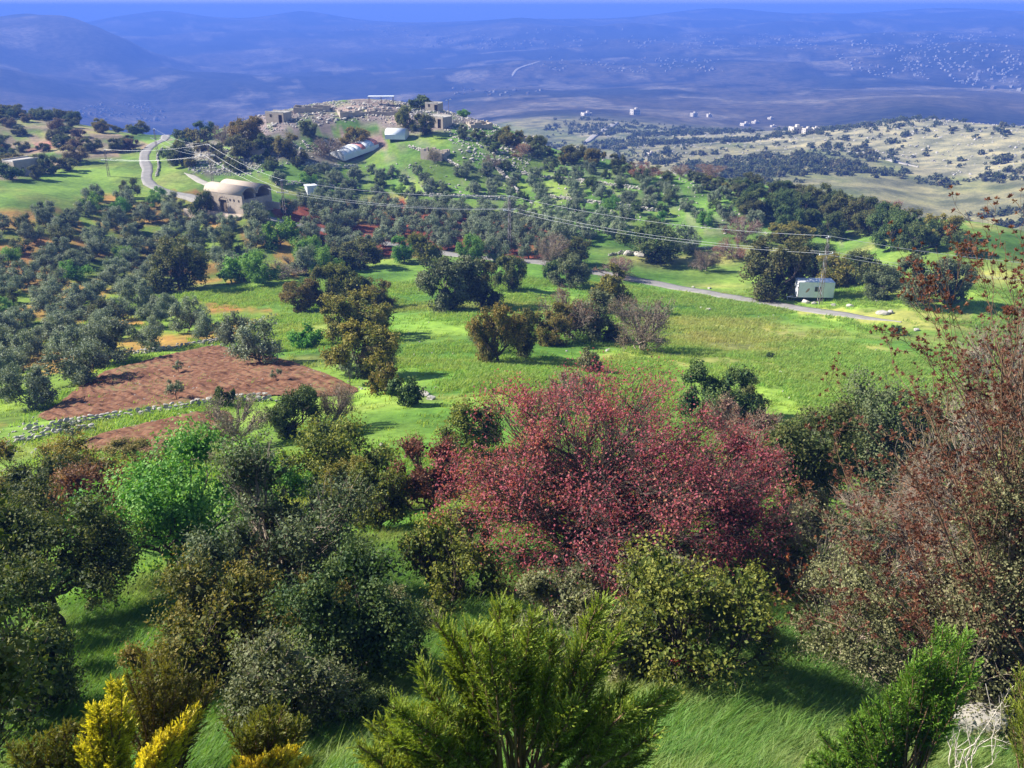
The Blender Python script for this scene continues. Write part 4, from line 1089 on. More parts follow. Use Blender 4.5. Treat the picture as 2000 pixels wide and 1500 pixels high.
NEAR = [
 # name, label, cat, x, y, w, top, leaf mat, bark, seed, leaf, lai, kw
 ('oak_bush', 'broad yellow-green oak bush between the ploughed field and crimson tree', 'bush', 668, 950, 224, 812, 'yellow', 'dark', 21, .13, 4.2, dict(base=.0, zlow=-.6, low_cut=-.02)),
 ('oak_tree', 'yellow-green tree with visible trunk left of the small red tree', 'tree', 745, 1035, 112, 915, 'yellow', 'dark', 22, .11, 2.6, dict(base=.12, zlow=-.7, twigs=10)),
 ('oak_bush', 'bright yellow-green bush tucked behind the crimson tree', 'bush', 920, 885, 118, 783, 'yellow', 'dark', 23, .13, 3.6, dict(base=.02, zlow=-.7)),
 ('oak_bush', 'golden oak bush on the grass in front of the crimson tree', 'bush', 885, 1192, 205, 1030, 'yellow', 'dark', 24, .085, 3.8, dict(base=.0, zlow=-.6, low_cut=-.02, twigs=8)),
 ('bare_tree', 'straw-coloured twiggy bush above the golden oak bush', 'bush', 915, 1110, 100, 1010, 'sage', 'pale', 25, .08, 1.6, dict(base=.02, zlow=-.6, nc=28, ns=28, twigs=26, twig_r=.007, bare=2)),
 ('oak_bush', 'sage-green bush at the foot of the crimson tree trunk', 'bush', 1095, 1225, 165, 1108, 'sage', 'pale', 26, .08, 3.4, dict(base=.0, zlow=-.6, low_cut=-.02, twigs=8)),
 ('oak_bush', 'large yellow-green bush with dark underside before the crimson tree', 'bush', 1335, 1330, 290, 1072, 'yellow', 'dark', 27, .08, 3.6, dict(base=.02, zlow=-.75, twigs=8, nc=56)),
 ('oak_bush', 'pale sage bush joined to the large yellow-green bush', 'bush', 1290, 1240, 170, 1070, 'sage', 'pale', 28, .08, 3.2, dict(base=.0, zlow=-.6, low_cut=-.02, twigs=16)),
 ('rust_bush', 'small rust-orange bush under the large yellow-green bush', 'bush', 1325, 1352, 84, 1272, 'rust', 'brown', 29, .06, 2.6, dict(base=.0, nc=18, ns=20, twigs=8)),
 ('broadleaf_tree', 'fresh bright green tree on the left slope', 'tree', 360, 1115, 290, 860, 'bright', 'dark', 30, .11, 4.2, dict(base=.06, zlow=-.85, nc=56)),
 ('oak_tree', 'large grey-green tree with twisted pale limbs beside the bright green tree', 'tree', 575, 1185, 300, 898, 'grey', 'pale', 31, .085, 4.6, dict(base=.04, zlow=-.9, nc=60, twigs=14, twig_r=.010)),
 ('oak_tree', 'dark bronze tree with low hanging crown over shaded grass', 'tree', 115, 1235, 320, 1000, 'dark', 'dark', 32, .085, 4.6, dict(base=.30, zlow=-.7, nc=60, low_cut=.24)),
 ('oak_bush', 'golden-brown bush below the second ploughed strip', 'bush', 190, 985, 190, 858, 'gold', 'dark', 33, .11, 3.8, dict(base=.0, zlow=-.6)),
 ('oak_bush', 'olive-gold bush between golden-brown bush and bright green tree', 'bush', 305, 985, 130, 880, 'gold', 'dark', 34, .11, 3.8, dict(base=.0, zlow=-.6)),
 ('bare_bush', 'rusty twiggy bush behind the dark bronze tree', 'bush', 215, 1065, 190, 915, 'redbrown', 'brown', 35, .09, 2.4, dict(base=.0, zlow=-.6, nc=32, twigs=24, twig_r=.007, bare=2)),
 ('oak_bush', 'shadowed olive bush left of the rusty twiggy bush', 'bush', 95, 1040, 180, 905, 'dark', 'dark', 36, .10, 3.8, dict(base=.0, zlow=-.7)),
 ('oak_bush', 'low dark bush on the shaded grass below the bronze tree', 'bush', 212, 1190, 62, 1158, 'dark', 'dark', 37, .08, 3.4, dict(base=.0, nc=16, ns=16)),
 ('oak_bush', 'olive-brown bush in front of the large grey-green tree', 'bush', 440, 1345, 240, 1112, 'gold', 'dark', 38, .07, 4.2, dict(base=.0, zlow=-.8, nc=60, twigs=6)),
 ('oak_tree', 'dark green bushy tree in the centre left foreground', 'tree', 690, 1345, 250, 1092, 'deep', 'dark', 39, .07, 4.8, dict(base=.0, zlow=-.8, nc=60)),
 ('oak_bush', 'grey-green bush below the dark green bushy tree', 'bush', 565, 1450, 240, 1238, 'grey', 'pale', 40, .06, 4.2, dict(base=.0, zlow=-.7, nc=54, twigs=6)),
 ('oak_tree', 'dark oak behind the rust-tipped scrub, nearest the crimson tree', 'tree', 1560, 1010, 190, 768, 'dark', 'dark', 41, .12, 4.2, dict(base=.03, zlow=-.85)),
 ('oak_tree', 'dark oak with leafless top by the brown branching tree', 'tree', 1690, 960, 230, 742, 'grey', 'dark', 42, .12, 4.0, dict(base=.03, zlow=-.85, twigs=10)),
 ('oak_bush', 'sage bush between the two dark oaks', 'bush', 1620, 900, 120, 800, 'sage', 'pale', 43, .11, 3.0, dict(base=.0, twigs=12)),
 ('rust_bush', 'grey twiggy scrub with orange leaf tufts on the open slope', 'bush', 1610, 1190, 230, 1000, 'sage', 'pale', 44, .07, 1.5, dict(base=.0, zlow=-.6, nc=32, twigs=24, twig_r=.007, bare=2)),
 ('broadleaf_bush', 'small fresh green bush among the orange-tufted scrub', 'bush', 1575, 1170, 90, 1062, 'bright', 'dark', 45, .07, 3.0, dict(base=.0, nc=20, ns=20)),
 ('sage_bush', 'low beige-green shrub sloping under the brown branching tree', 'bush', 1690, 1330, 270, 1120, 'sage', 'pale', 46, .06, 3.2, dict(base=.0, zlow=-.6, nc=56, twigs=10, twig_r=.006)),
 ('sage_bush', 'tall grey-green shrub filling the right edge', 'bush', 1960, 1420, 300, 800, 'sage', 'pale', 47, .06, 2.6, dict(base=.0, zlow=-.9, nc=70, ns=36, twigs=8, twig_r=.006)),
 ('sage_bush', 'dusty green shrub in front of the right edge shrub', 'bush', 1880, 1400, 220, 1080, 'sage', 'pale', 48, .06, 3.4, dict(base=.0, zlow=-.8, nc=56, twigs=8, twig_r=.006)),
 ('oak_tree', 'shadowed broad-leaved tree along the left edge', 'tree', -20, 1790, 330, 815, 'dark', 'dark', 49, .075, 3.6, dict(base=.02, zlow=-.95, nc=80, ns=40, twigs=6)),
 ('oak_bush', 'leafy green bush low on the left edge', 'bush', 70, 1420, 180, 1160, 'deep', 'dark', 50, .075, 3.4, dict(base=.0, zlow=-.8, nc=40)),
]
for name, label, cat, x, y, w, top, lm, bk, sd, lf, lai, kw in NEAR:
    near_tree(name, label, cat, x, y, w, top, lm, bk, seed=sd, leaf=lf * 1.1, lai=lai * .95, **kw)

# shared shapes for the smaller bushes between
lib('nbush', [build_tree(800 + k, 3.0, 2.6, nc=34, ns=26, nl=11, leaf=.095, asp=.62, base=.0, trunk_r=.05, clump=.27, zlow=-.7, low_cut=-.02, twigs=6, twig_r=.006, tip_bias=.6) for k in range(4)], 'dark', 'dark', False)
lib('nbare', [build_tree(830 + k, 3.0, 3.0, nc=30, ns=30, nl=3, leaf=.07, asp=.6, base=.0, trunk_r=.05, clump=.30, zlow=-.6, low_cut=-.02, twigs=30, twig_r=.006, bare=3, spray=.25) for k in range(2)], 'pale', 'brown', False)
FILL = [
 ('nbush', 0, 70, 1345, 170, 1200, 'deep', 'deep green bush in the shade along the left slope'),
 ('nbush', 1, 450, 1215, 170, 1085, 'gold', 'gold-tipped bush under the bright green tree'),
 ('nbush', 2, 770, 1310, 130, 1185, 'deep', 'dark leafy bush on the flank of the dark green bushy tree'),
 ('nbush', 3, 800, 1240, 120, 1165, 'sage', 'thin pale bush left of the golden oak bush'),
 ('nbush', 0, 1165, 1320, 160, 1180, 'sage', 'sage bush just behind the thuja tips'),
 ('nbush', 1, 1430, 1250, 130, 1120, 'yellow', 'yellow-green bush right of the large yellow-green bush'),
 ('nbare', 0, 1500, 1130, 170, 1010, 'sage', 'grey twiggy bush below the pink-red tree'),
 ('nbush', 2, 1560, 1100, 170, 965, 'sage', 'pale sage bush below the dark oaks'),
 ('nbare', 1, 1690, 1110, 230, 930, 'redbrown', 'red-brown twiggy bush behind the orange-tufted scrub'),
 ('nbare', 2, 1800, 1180, 280, 960, 'redbrown', 'dense brown twiggy bush under the brown branching tree'),
 ('nbare', 0, 1900, 1150, 300, 800, 'brown', 'tall brown twiggy bush in the brown branching tree'),
 ('nbush', 3, 1870, 930, 220, 770, 'gold', 'olive-gold bush showing through the brown branching tree'),
 ('nbare', 1, 1960, 980, 260, 640, 'redbrown', 'tall red-brown twiggy bush at the right edge'),
 ('nbare', 2, 1980, 860, 220, 520, 'redbrown', 'highest red-brown twiggy bush at the right edge'),
 ('nbush', 0, 1790, 960, 160, 810, 'grey', 'grey-green bush past the two dark oaks'),
 ('nbush', 1, 1500, 960, 130, 850, 'dark', 'dark bush at the shoulder of the pink-red tree'),
 ('nbush', 2, 250, 920, 110, 868, 'gold', 'small golden bush under the second ploughed strip'),
 ('nbush', 3, 60, 960, 150, 868, 'gold', 'olive-brown bush at the left end of the second ploughed strip'),
 ('nbush', 0, 30, 1120, 160, 960, 'dark', 'dusky bush half hidden at the left edge'),
 ('nbush', 1, 520, 1010, 160, 880, 'bright', 'fresh green bush behind the large grey-green tree'),
 ('nbush', 2, 615, 1240, 130, 1130, 'gold', 'brown-tipped bush before the large grey-green tree'),
 ('nbush', 3, 330, 1400, 150, 1270, 'gold', 'shaded gold bush behind the bronze thuja'),
 ('nbush', 0, 700, 1420, 130, 1330, 'deep', 'low dark bush above the windblown grass'),
 ('nbush', 1, 1020, 1110, 120, 1060, 'bright', 'low fresh green shrub under the crimson tree boughs'),
 ('nbush', 2, 700, 1000, 110, 900, 'gold', 'gold bush between the broad oak bush and small red tree'),
 ('nbare', 0, 350, 905, 120, 850, 'redbrown', 'purple-brown twiggy scrub on the second ploughed strip'),
]
for key, var, x, y, w, top, lm, label in FILL:
    at_px(key, var, x, y, w, top, 'bare_bush' if key == 'nbare' else 'leafy_bush', label, 'bush', None, lm)

# orange leaf tufts on the scrub and the brown tree ------------------------------------
def tuft_leaves(r, C, D, n, size, spread=.5):
    C = np.repeat(C, n, 0); D = np.repeat(D, n, 0)
    d = nrm(D * .9 + r.normal(size=D.shape) * .7)
    c = C + d * size * .5
    s = size * r.uniform(.6, 1.3, len(C))
    return leaves(c, d, nrm(r.normal(size=d.shape)), s, s * .42, .1)

def branching_tree(name, label, P, H, target, seed, n_main=9, bark='pale', leafm='redbrown', depth=4, spread=.5, leaf=.09, r0=.09, tuft=14, buds=1.0, up=.15, gen=None):
    """bare crown grown by repeated forking; returns thing"""
    r = np.random.default_rng(seed)
    parts = []; tips = []; tdir = []
    # generation 0: main limbs from the foot towards target points
    base = np.array([[0, 0, -.2]])
    st = np.repeat(base, n_main, 0) + r.normal(size=(n_main, 3)) * [.15, .15, 0]
    en = target(r, n_main)
    rad = np.full(n_main, r0) * r.uniform(.6, 1.1, n_main)
    starts, ends = st, en
    for g in range(depth):
        m = len(starts)
        ln = np.linalg.norm(ends - starts, axis=1, keepdims=True)
        mid_ = (starts + ends) / 2 + r.normal(size=(m, 3)) * ln * .10 + np.array([0, 0, 1]) * ln * (.08 if g == 0 else -.03)
        K = 8 if g == 0 else 5
        pth = bez(starts, mid_, ends, K)
        pth[:, 1:-1] += r.normal(size=pth[:, 1:-1].shape) * ln[:, None] * .022
        rr = rad[:, None] * np.linspace(1, .42, K)[None]
        parts.append(tubes(pth, rr, 6 if g == 0 else (5 if g == 1 else 3)))
        if g >= depth - 2:
            tips.append(pth[:, -1]); tdir.append(nrm(pth[:, -1] - pth[:, -2]))
        if g == depth - 1: break
        nb = gen[g] if gen else (9, 6, 4)[min(g, 2)]
        i = np.repeat(np.arange(m), nb)
        kf = r.uniform(.32, 1.0, len(i)) * (K - 1)
        k0 = kf.astype(int); k1 = np.minimum(k0 + 1, K - 1); fr = (kf - k0)[:, None]
        s_ = pth[i, k0] * (1 - fr) + pth[i, k1] * fr
        dd = nrm(pth[i, k1] - pth[i, np.maximum(k0 - 1, 0)])
        nd = nrm(dd + r.normal(size=dd.shape) * spread + np.array([0, 0, up]))
        l2 = ln[i] * r.uniform(.28, .52, (len(i), 1)) * (.75 if g else .62)
        starts, ends = s_, s_ + nd * l2
        rad = rad[i] * (1 - .55 * (kf / (K - 1))) * r.uniform(.38, .6, len(i))
        rad = np.maximum(rad, .0055)
    Vt, qt = join(parts)
    e = empty(name, P)
    mesh_obj('branches', np_mesh(name, Vt, [qt], [B[bark]], smooth=True), e)
    tp = np.concatenate(tips); td = np.concatenate(tdir)
    sel = r.uniform(size=len(tp)) < buds
    Vl, ql = tuft_leaves(r, tp[sel], td[sel], tuft, leaf)
    tn = np.clip(np.repeat(r.normal(.5, .16, sel.sum()), tuft) + r.normal(size=sel.sum() * tuft) * .12, 0, 1)
    mesh_obj('crown', np_mesh(name + '_crown', Vl, [ql], [Lm[leafm]], {'tint': np.repeat(tn, 4)}), e)
    tag(e, label, 'tree')
    print(name, 'tips', sel.sum(), 'tubes quads', len(qt))
    return e

def ray_pt(x, y, d):
    D = px_dir(x, y); D = D / math.hypot(D[0], D[1])
    return np.array([D[0] * d, D[1] * d, CZ + D[2] * d])

# brown branching tree at the right: limbs fan out from a foot on the slope
foot = hit(2150, 1500)
foot_xy = np.array([foot[0], foot[1]]); foot = np.array([foot_xy[0], foot_xy[1], float(height(*foot_xy))])
def right_target(r, m):
    px_ = [(2010, 640), (1950, 680), (1960, 720), (1850, 700), (1800, 800), (1740, 880), (1700, 960), (1780, 1000), (1640, 1080), (1700, 1140), (1620, 1200), (1840, 900), (1900, 800), (1960, 880), (1880, 1060), (1780, 1120), (1720, 1230), (1980, 1000), (1830, 1180), (1940, 740)]
    out = []
    for k in range(m):
        x, y = px_[k % len(px_)]
        out.append(ray_pt(x + r.normal() * 15, y + r.normal() * 15, math.hypot(*foot_xy) + r.uniform(-1.6, 1.2)) - foot)
    return np.array(out)
branching_tree('brown_tree', 'brown branching tree with red-brown leaf tufts leaning in from the right', tuple(foot), 8, right_target, 71, n_main=24, bark='brown', leafm='redbrown', depth=4, leaf=.075, r0=.040, tuft=12, buds=.9, gen=(9, 6, 3), up=.22, spread=.5)
foot2 = hit(1640, 1230)
def scrub_target(r, m):
    a = r.uniform(0, 6.28, m); return np.column_stack([np.cos(a) * 1.5, np.sin(a) * 1.2, r.uniform(1.2, 3.0, m)])
branching_tree('orange_tipped_tree', 'thin sapling with vivid orange-red leaf tufts before the dark oaks', tuple(foot2), 3, scrub_target, 72, n_main=10, bark='pale', leafm='rust', depth=3, leaf=.08, r0=.025, tuft=12, buds=.5, gen=(6, 4), up=.3)
# bleached dead branches beside the boulder
foot3 = hit(1880, 1530)
def dead_target(r, m):
    px_ = [(1842, 1410), (1862, 1420), (1885, 1400), (1925, 1335), (1945, 1390), (1950, 1425), (1870, 1450), (1905, 1440)]
    d0 = math.hypot(foot3[0], foot3[1])
    return np.array([ray_pt(*px_[k % 8], d0 + r.uniform(-.2, .3)) - foot3 for k in range(m)])
db = branching_tree('dead_bush', 'bleached leafless dead branches in the bottom right corner', tuple(foot3), 1, dead_target, 73, n_main=8, bark='bleached', leafm='sage', depth=3, leaf=.02, r0=.016, tuft=2, buds=.02, gen=(4, 2), up=.35, spread=.5)
db['category'] = 'bush'

# ------------------------------------------------------------------ thujas in the foreground
def thuja(name, label, P, stems, seed, leafm, h, plume=.30, n_br=70, leaf=.05, fan=9, foliage=(.35, 1.0), bark='brown', tipw=.55, r0=.02, lean=(0, 0), tint0=.15):
    """upright stems from one foot; stems = list of tip offsets"""
    r = np.random.default_rng(seed)
    S_ = np.array(stems, float); m = len(S_)
    K = 12
    mid_ = S_ * np.array([.42, .42, .55]) + r.normal(size=S_.shape) * h * .02
    pth = bez(np.zeros((m, 3)) + r.normal(size=(m, 3)) * [.10, .10, 0] + [0, 0, -.15], mid_, S_, K)
    pth[:, 1:-1] += r.normal(size=(m, K - 2, 3)) * h * .006
    rr = r0 * r.uniform(.6, 1.3, m)[:, None] * np.linspace(1.2, .25, K)[None]
    e = empty(name, P)
    parts = [tubes(pth, rr, 5)]
    # branchlets up each stem
    i = np.repeat(np.arange(m), n_br)
    t = foliage[0] + (foliage[1] - foliage[0]) * r.uniform(0, 1, len(i)) ** .8
    kf = t * (K - 1) * .999; k0 = kf.astype(int); fr = (kf - k0)[:, None]
    bp = pth[i, k0] * (1 - fr) + pth[i, k0 + 1] * fr
    tg = nrm(pth[i, k0 + 1] - pth[i, k0])
    out = nrm(np.cross(tg, r.normal(size=tg.shape)))
    rad = plume * np.sin(np.clip((1.02 - t) / (1.02 - foliage[0]), 0, 1) * math.pi * .60 + .42)
    bd = nrm(tg * .95 + out * .85 + np.array([.22, 0, .25]) + r.normal(size=tg.shape) * .15)
    bl = rad * r.uniform(.5, 1.25, len(i))
    be = bp + bd * bl[:, None] + np.array([0, 0, 1]) * bl[:, None] * .15
    # every other branchlet visible as a thin stalk
    sel = np.arange(len(i)) % 3 == 0
    parts.append(tubes(bez(bp[sel], (bp[sel] + be[sel]) / 2 - np.array([0, 0, .01]), be[sel], 3), np.linspace(.004, .0015, 3)[None] * np.ones((sel.sum(), 1)), 3))
    Vt, qt = join(parts)
    # fans of scale leaves in the plane of the branchlet
    pl = nrm(np.cross(bd, nrm(r.normal(size=bd.shape) + out * .6)))
    f = np.arange(fan)
    ii = np.repeat(np.arange(len(i)), fan); ff = np.tile(f, len(i))
    s = (ff + .6) / fan
    side = np.where(ff % 2 == 0, 1, -1) * (1 - s * .75) * r.uniform(.4, 1.1, len(ii))
    d_ = nrm(bd[ii] + pl[ii] * side[:, None] * .85 + r.normal(size=(len(ii), 3)) * .16)
    ls = leaf * (1.15 - .45 * s) * r.uniform(.75, 1.3, len(ii)) * (0.6 + bl[ii] / plume * .6)
    c = bp[ii] + (be - bp)[ii] * s[:, None] + d_ * ls[:, None] * .45
    nn = nrm(np.cross(d_, pl[ii]) + r.normal(size=d_.shape) * .35)
    Vl, ql = leaves(c, d_, nn, ls * 1.25, ls * .42, .12)
    tn = np.clip(tint0 + tipw * s * (.5 + .5 * t[ii]) + .25 * (t[ii] - .3) + r.normal(size=len(ii)) * .12, 0, 1)
    mesh_obj('stems', np_mesh(name + '_stems', Vt, [qt], [B[bark]], smooth=True), e)
    mesh_obj('crown', np_mesh(name + '_crown', Vl, [ql], [Lm[leafm]], {'tint': np.repeat(tn, 4)}), e)
    tag(e, label, 'conifer')
    print(name, label[:30], len(ql))
    return e

def thuja_px(name, label, foot_px, tips_px, seed, leafm, depth_j=.5, dist=None, **kw):
    P = hit(*foot_px) if dist is None else None
    if dist is not None:
        D = px_dir(*foot_px); D = D / math.hypot(D[0], D[1]); P = np.array([D[0] * dist, D[1] * dist, float(height(D[0] * dist, D[1] * dist))])
    d0 = math.hypot(P[0], P[1])
    r = random.Random(seed)
    tips = [ray_pt(x, y, d0 + r.uniform(-depth_j, depth_j)) - P for x, y in tips_px]
    h = max(t[2] for t in tips)
    return thuja(name, label, tuple(P), tips, seed, leafm, h, **kw)

def jitter(pts, n_, sd, jx=26, jy=26):
    r = random.Random(sd)
    return [(x + r.gauss(0, jx), y + abs(r.gauss(0, jy))) for x, y in pts for _ in range(n_)]
thuja_px('thuja', 'large green thuja with many brown stems at the bottom centre', (1010, 1640),
         jitter([(870, 1190), (905, 1225), (990, 1180), (1040, 1195), (950, 1230), (840, 1290), (1070, 1210), (1175, 1170), (1190, 1230), (1150, 1290), (1090, 1290), (1000, 1290), (790, 1370), (760, 1400), (1210, 1330), (1240, 1380), (920, 1330), (1130, 1370), (1290, 1345), (1270, 1420), (860, 1400)], 3, 5, 16, 22), 81, 'thuja', .75, plume=.27, n_br=120, leaf=.038, fan=11, foliage=(.52, 1.0), r0=.024, tint0=.25)
thuja_px('thuja', 'green thuja flank spreading low left of the bottom centre stems', (880, 1640), jitter([(760, 1410), (730, 1450), (800, 1440), (860, 1470), (700, 1490), (830, 1380)], 4, 6, 20, 20), 82, 'thuja', .5, plume=.26, n_br=70, leaf=.05, foliage=(.45, 1.0))
thuja_px('thuja', 'vivid green thuja in the bottom right with dark open heart', (1740, 1640), jitter([(1845, 1222), (1880, 1235), (1800, 1270), (1770, 1310), (1740, 1340), (1720, 1370), (1680, 1390), (1650, 1410), (1620, 1430), (1600, 1460), (1570, 1490), (1640, 1470), (1700, 1440), (1890, 1290), (1835, 1300), (1860, 1340)], 4, 7, 14, 18), 83, 'thuja_fresh', .55, plume=.24, n_br=100, leaf=.042, foliage=(.5, 1.0), bark='brown')
thuja_px('thuja', 'dark green thuja at the very right edge', (2010, 1600), jitter([(1990, 1330), (2010, 1290), (2040, 1300), (1985, 1370)], 5, 8, 14, 20), 84, 'thuja', .4, plume=.28, n_br=60, leaf=.05)
thuja_px('thuja', 'tall golden-yellow thuja plume at the bottom left', (235, 1660), jitter([(225, 1330), (205, 1370), (250, 1390), (180, 1380), (215, 1420), (170, 1440)], 4, 9, 9, 20), 85, 'thuja_gold', .3, plume=.22, n_br=90, leaf=.05, foliage=(.4, 1.0), tint0=.05)
thuja_px('thuja', 'bright yellow thuja plume bending towards the centre left', (270, 1610), jitter([(390, 1378), (370, 1388), (340, 1410), (310, 1430), (290, 1460), (330, 1440)], 4, 10, 8, 8), 86, 'thuja_gold', .25, plume=.17, n_br=80, leaf=.045, foliage=(.3, 1.0), tint0=.3)
thuja_px('thuja', 'low yellow thuja plume at the bottom edge', (450, 1640), jitter([(575, 1456), (545, 1462), (520, 1475), (490, 1480), (470, 1488), (600, 1480)], 4, 11, 9, 8), 87, 'thuja_gold', .25, plume=.16, n_br=70, leaf=.045, foliage=(.3, 1.0), tint0=.3)
thuja_px('thuja', 'bronze-green thuja behind the golden plume', (320, 1560), jitter([(300, 1270), (350, 1285), (260, 1300), (390, 1320), (330, 1300), (230, 1330), (370, 1350), (290, 1350)], 4, 12, 16, 24), 88, 'thuja_brown', .5, plume=.30, n_br=70, leaf=.055, foliage=(.2, 1.0))
thuja_px('thuja', 'rounded bronze-green thuja below the grey-green bush', (510, 1600), jitter([(500, 1385), (540, 1380), (470, 1400), (570, 1400), (520, 1400)], 5, 13, 16, 22), 89, 'thuja_brown', .4, plume=.28, n_br=60, leaf=.055, foliage=(.2, 1.0))
thuja_px('thuja', 'bronze-green thuja left of the golden plume', (130, 1620), jitter([(130, 1400), (100, 1420), (160, 1400), (60, 1440), (20, 1450)], 5, 14, 16, 22), 90, 'thuja_brown', .4, plume=.28, n_br=60, leaf=.055, foliage=(.2, 1.0))

# ------------------------------------------------------------------ grass: tufts instanced over the slope and meadow
def grass_mat(name, stops, trans=.4):
    m = leaf_mat(name, stops, trans, .5, .25, .22, .02)
    return m
gm1 = grass_mat('green_grass', [(0.0, (0.055, 0.15, 0.024)), (0.5, (0.12, 0.25, 0.042)), (1.0, (0.28, 0.38, 0.12))], .45)
def dry_mix(m, dry):
    N, L = m.node_tree.nodes, m.node_tree.links
    rampn = [n for n in N if n.bl_idname == 'ShaderNodeValToRGB'][0]
    hs = [n for n in N if n.bl_idname == 'ShaderNodeHueSaturation'][0]
    at = N.new('ShaderNodeAttribute'); at.attribute_name = 'dry'; at.attribute_type = 'INSTANCER'
    mx = N.new('ShaderNodeMix'); mx.data_type = 'RGBA'
    L.new(at.outputs['Fac'], mx.inputs[0]); L.new(rampn.outputs[0], mx.inputs[6]); mx.inputs[7].default_value = (*dry, 1)
    L.new(mx.outputs[2], hs.inputs['Color'])
gm2 = grass_mat('meadow_grass', [(0.0, (0.14, 0.245, 0.036)), (0.5, (0.21, 0.34, 0.056)), (1.0, (0.34, 0.42, 0.11))], .5)

dry_mix(gm2, (0.40, 0.36, 0.12))
dry_mix(gm1, (0.33, 0.36, 0.13))

def tuft_mesh(name, seed, n_, h, rad, wid, lean, mat, K=4):
    r = np.random.default_rng(seed)
    a = r.uniform(0, 6.28, n_); rr = rad * np.sqrt(r.uniform(0, 1, n_))
    b = np.column_stack([np.cos(a) * rr, np.sin(a) * rr, np.full(n_, -.03)])
    hh = h * r.uniform(.55, 1.15, n_)
    dirn = np.column_stack([np.cos(a), np.sin(a), np.zeros(n_)]) * r.uniform(.05, .35, n_)[:, None] + np.array([lean, 0, 0]) * r.uniform(.5, 1.2, n_)[:, None]
    t = np.linspace(0, 1, K)
    pth = b[:, None] + np.array([0, 0, 1]) * (hh[:, None] * (t - .25 * t ** 2 * lean * 1.4))[..., None] + (dirn * hh[:, None])[:, None] * (t ** 2)[None, :, None]
    sd = nrm(np.column_stack([r.normal(size=n_), r.normal(size=n_), np.zeros(n_)]))
    wv = wid * (1 - t) ** .7 * r.uniform(.7, 1.3, n_)[:, None] * .5
    Vv = np.stack([pth - sd[:, None] * wv[..., None], pth + sd[:, None] * wv[..., None]], 2)
    ii = np.arange(n_ * K * 2).reshape(n_, K, 2)
    q = np.stack([ii[:, :-1, 0], ii[:, :-1, 1], ii[:, 1:, 1], ii[:, 1:, 0]], -1).reshape(-1, 4)
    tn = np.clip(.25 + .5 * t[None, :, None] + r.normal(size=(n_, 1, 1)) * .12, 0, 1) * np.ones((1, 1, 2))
    return np_mesh(name, Vv.reshape(-1, 3), [q], [mat], {'tint': tn.reshape(-1)})

def scatter(name, label, cat, pts, rot, scl, meshes, dry=None):
    """one stuff object: the meshes instanced on points"""
    me = np_mesh(name + '_points', pts, [np.zeros((0, 3), int)] if False else [], []) if False else bpy.data.meshes.new(name + '_points')
    me.vertices.add(len(pts)); me.vertices.foreach_set('co', np.asarray(pts, np.float32).ravel())
    a = me.attributes.new('rot', 'FLOAT_VECTOR', 'POINT'); a.data.foreach_set('vector', np.asarray(rot, np.float32).ravel())
    a = me.attributes.new('scl', 'FLOAT_VECTOR', 'POINT'); a.data.foreach_set('vector', np.asarray(scl, np.float32).ravel())
    if dry is not None:
        a = me.attributes.new('dry', 'FLOAT', 'POINT'); a.data.foreach_set('value', np.asarray(dry, np.float32))
    o = mesh_obj(name, me)
    ng = bpy.data.node_groups.new(name + '_scatter', 'GeometryNodeTree')
    ng.interface.new_socket('Geometry', in_out='INPUT', socket_type='NodeSocketGeometry')
    ng.interface.new_socket('Geometry', in_out='OUTPUT', socket_type='NodeSocketGeometry')
    N, L = ng.nodes, ng.links
    gi = N.new('NodeGroupInput'); go = N.new('NodeGroupOutput')
    g2i = N.new('GeometryNodeGeometryToInstance')
    src = bpy.data.collections.new(name + '_sources')
    for m_ in reversed(meshes):
        so = bpy.data.objects.new(m_.name, m_)
        oi = N.new('GeometryNodeObjectInfo'); oi.inputs['Object'].default_value = so; oi.inputs['As Instance'].default_value = False
        L.new(oi.outputs['Geometry'], g2i.inputs[0])
    iop = N.new('GeometryNodeInstanceOnPoints')
    L.new(gi.outputs[0], iop.inputs['Points'])
    L.new(g2i.outputs[0], iop.inputs['Instance'])
    iop.inputs['Pick Instance'].default_value = True
    rv = N.new('FunctionNodeRandomValue'); rv.data_type = 'INT'
    rv.inputs[4].default_value = 0; rv.inputs[5].default_value = len(meshes) - 1
    L.new(rv.outputs[2], iop.inputs['Instance Index'])
    for nm, sock in (('rot', 'Rotation'), ('scl', 'Scale')):
        na = N.new('GeometryNodeInputNamedAttribute'); na.data_type = 'FLOAT_VECTOR'; na.inputs[0].default_value = nm
        if sock == 'Rotation':
            e2r = N.new('FunctionNodeEulerToRotation'); L.new(na.outputs[0], e2r.inputs[0]); L.new(e2r.outputs[0], iop.inputs[sock])
        else:
            L.new(na.outputs[0], iop.inputs[sock])
    L.new(iop.outputs[0], go.inputs[0])
    md = o.modifiers.new('scatter', 'NODES'); md.node_group = ng
    tag(o, label, cat, kind='stuff')
    return o

def in_frame(x, y, z, m=60):
    sx, sy, dep = project(np.column_stack([x, y, z]))
    return (sx > -m) & (sx < 2000 + m) & (sy > -m) & (sy < 1500 + m), sx, sy

def field_ok(x, y):
    bad = inpoly(x, y, [tuple(p) for p in PLOUGH]) | inpoly(x, y, [tuple(p) for p in PLOUGH2])
    dr = np.full(len(x), 99.0)
    for p in ROAD[::3]:
        dr = np.minimum(dr, np.hypot(x - p[0], y - p[1]))
    return ~bad & (dr > 1.9)

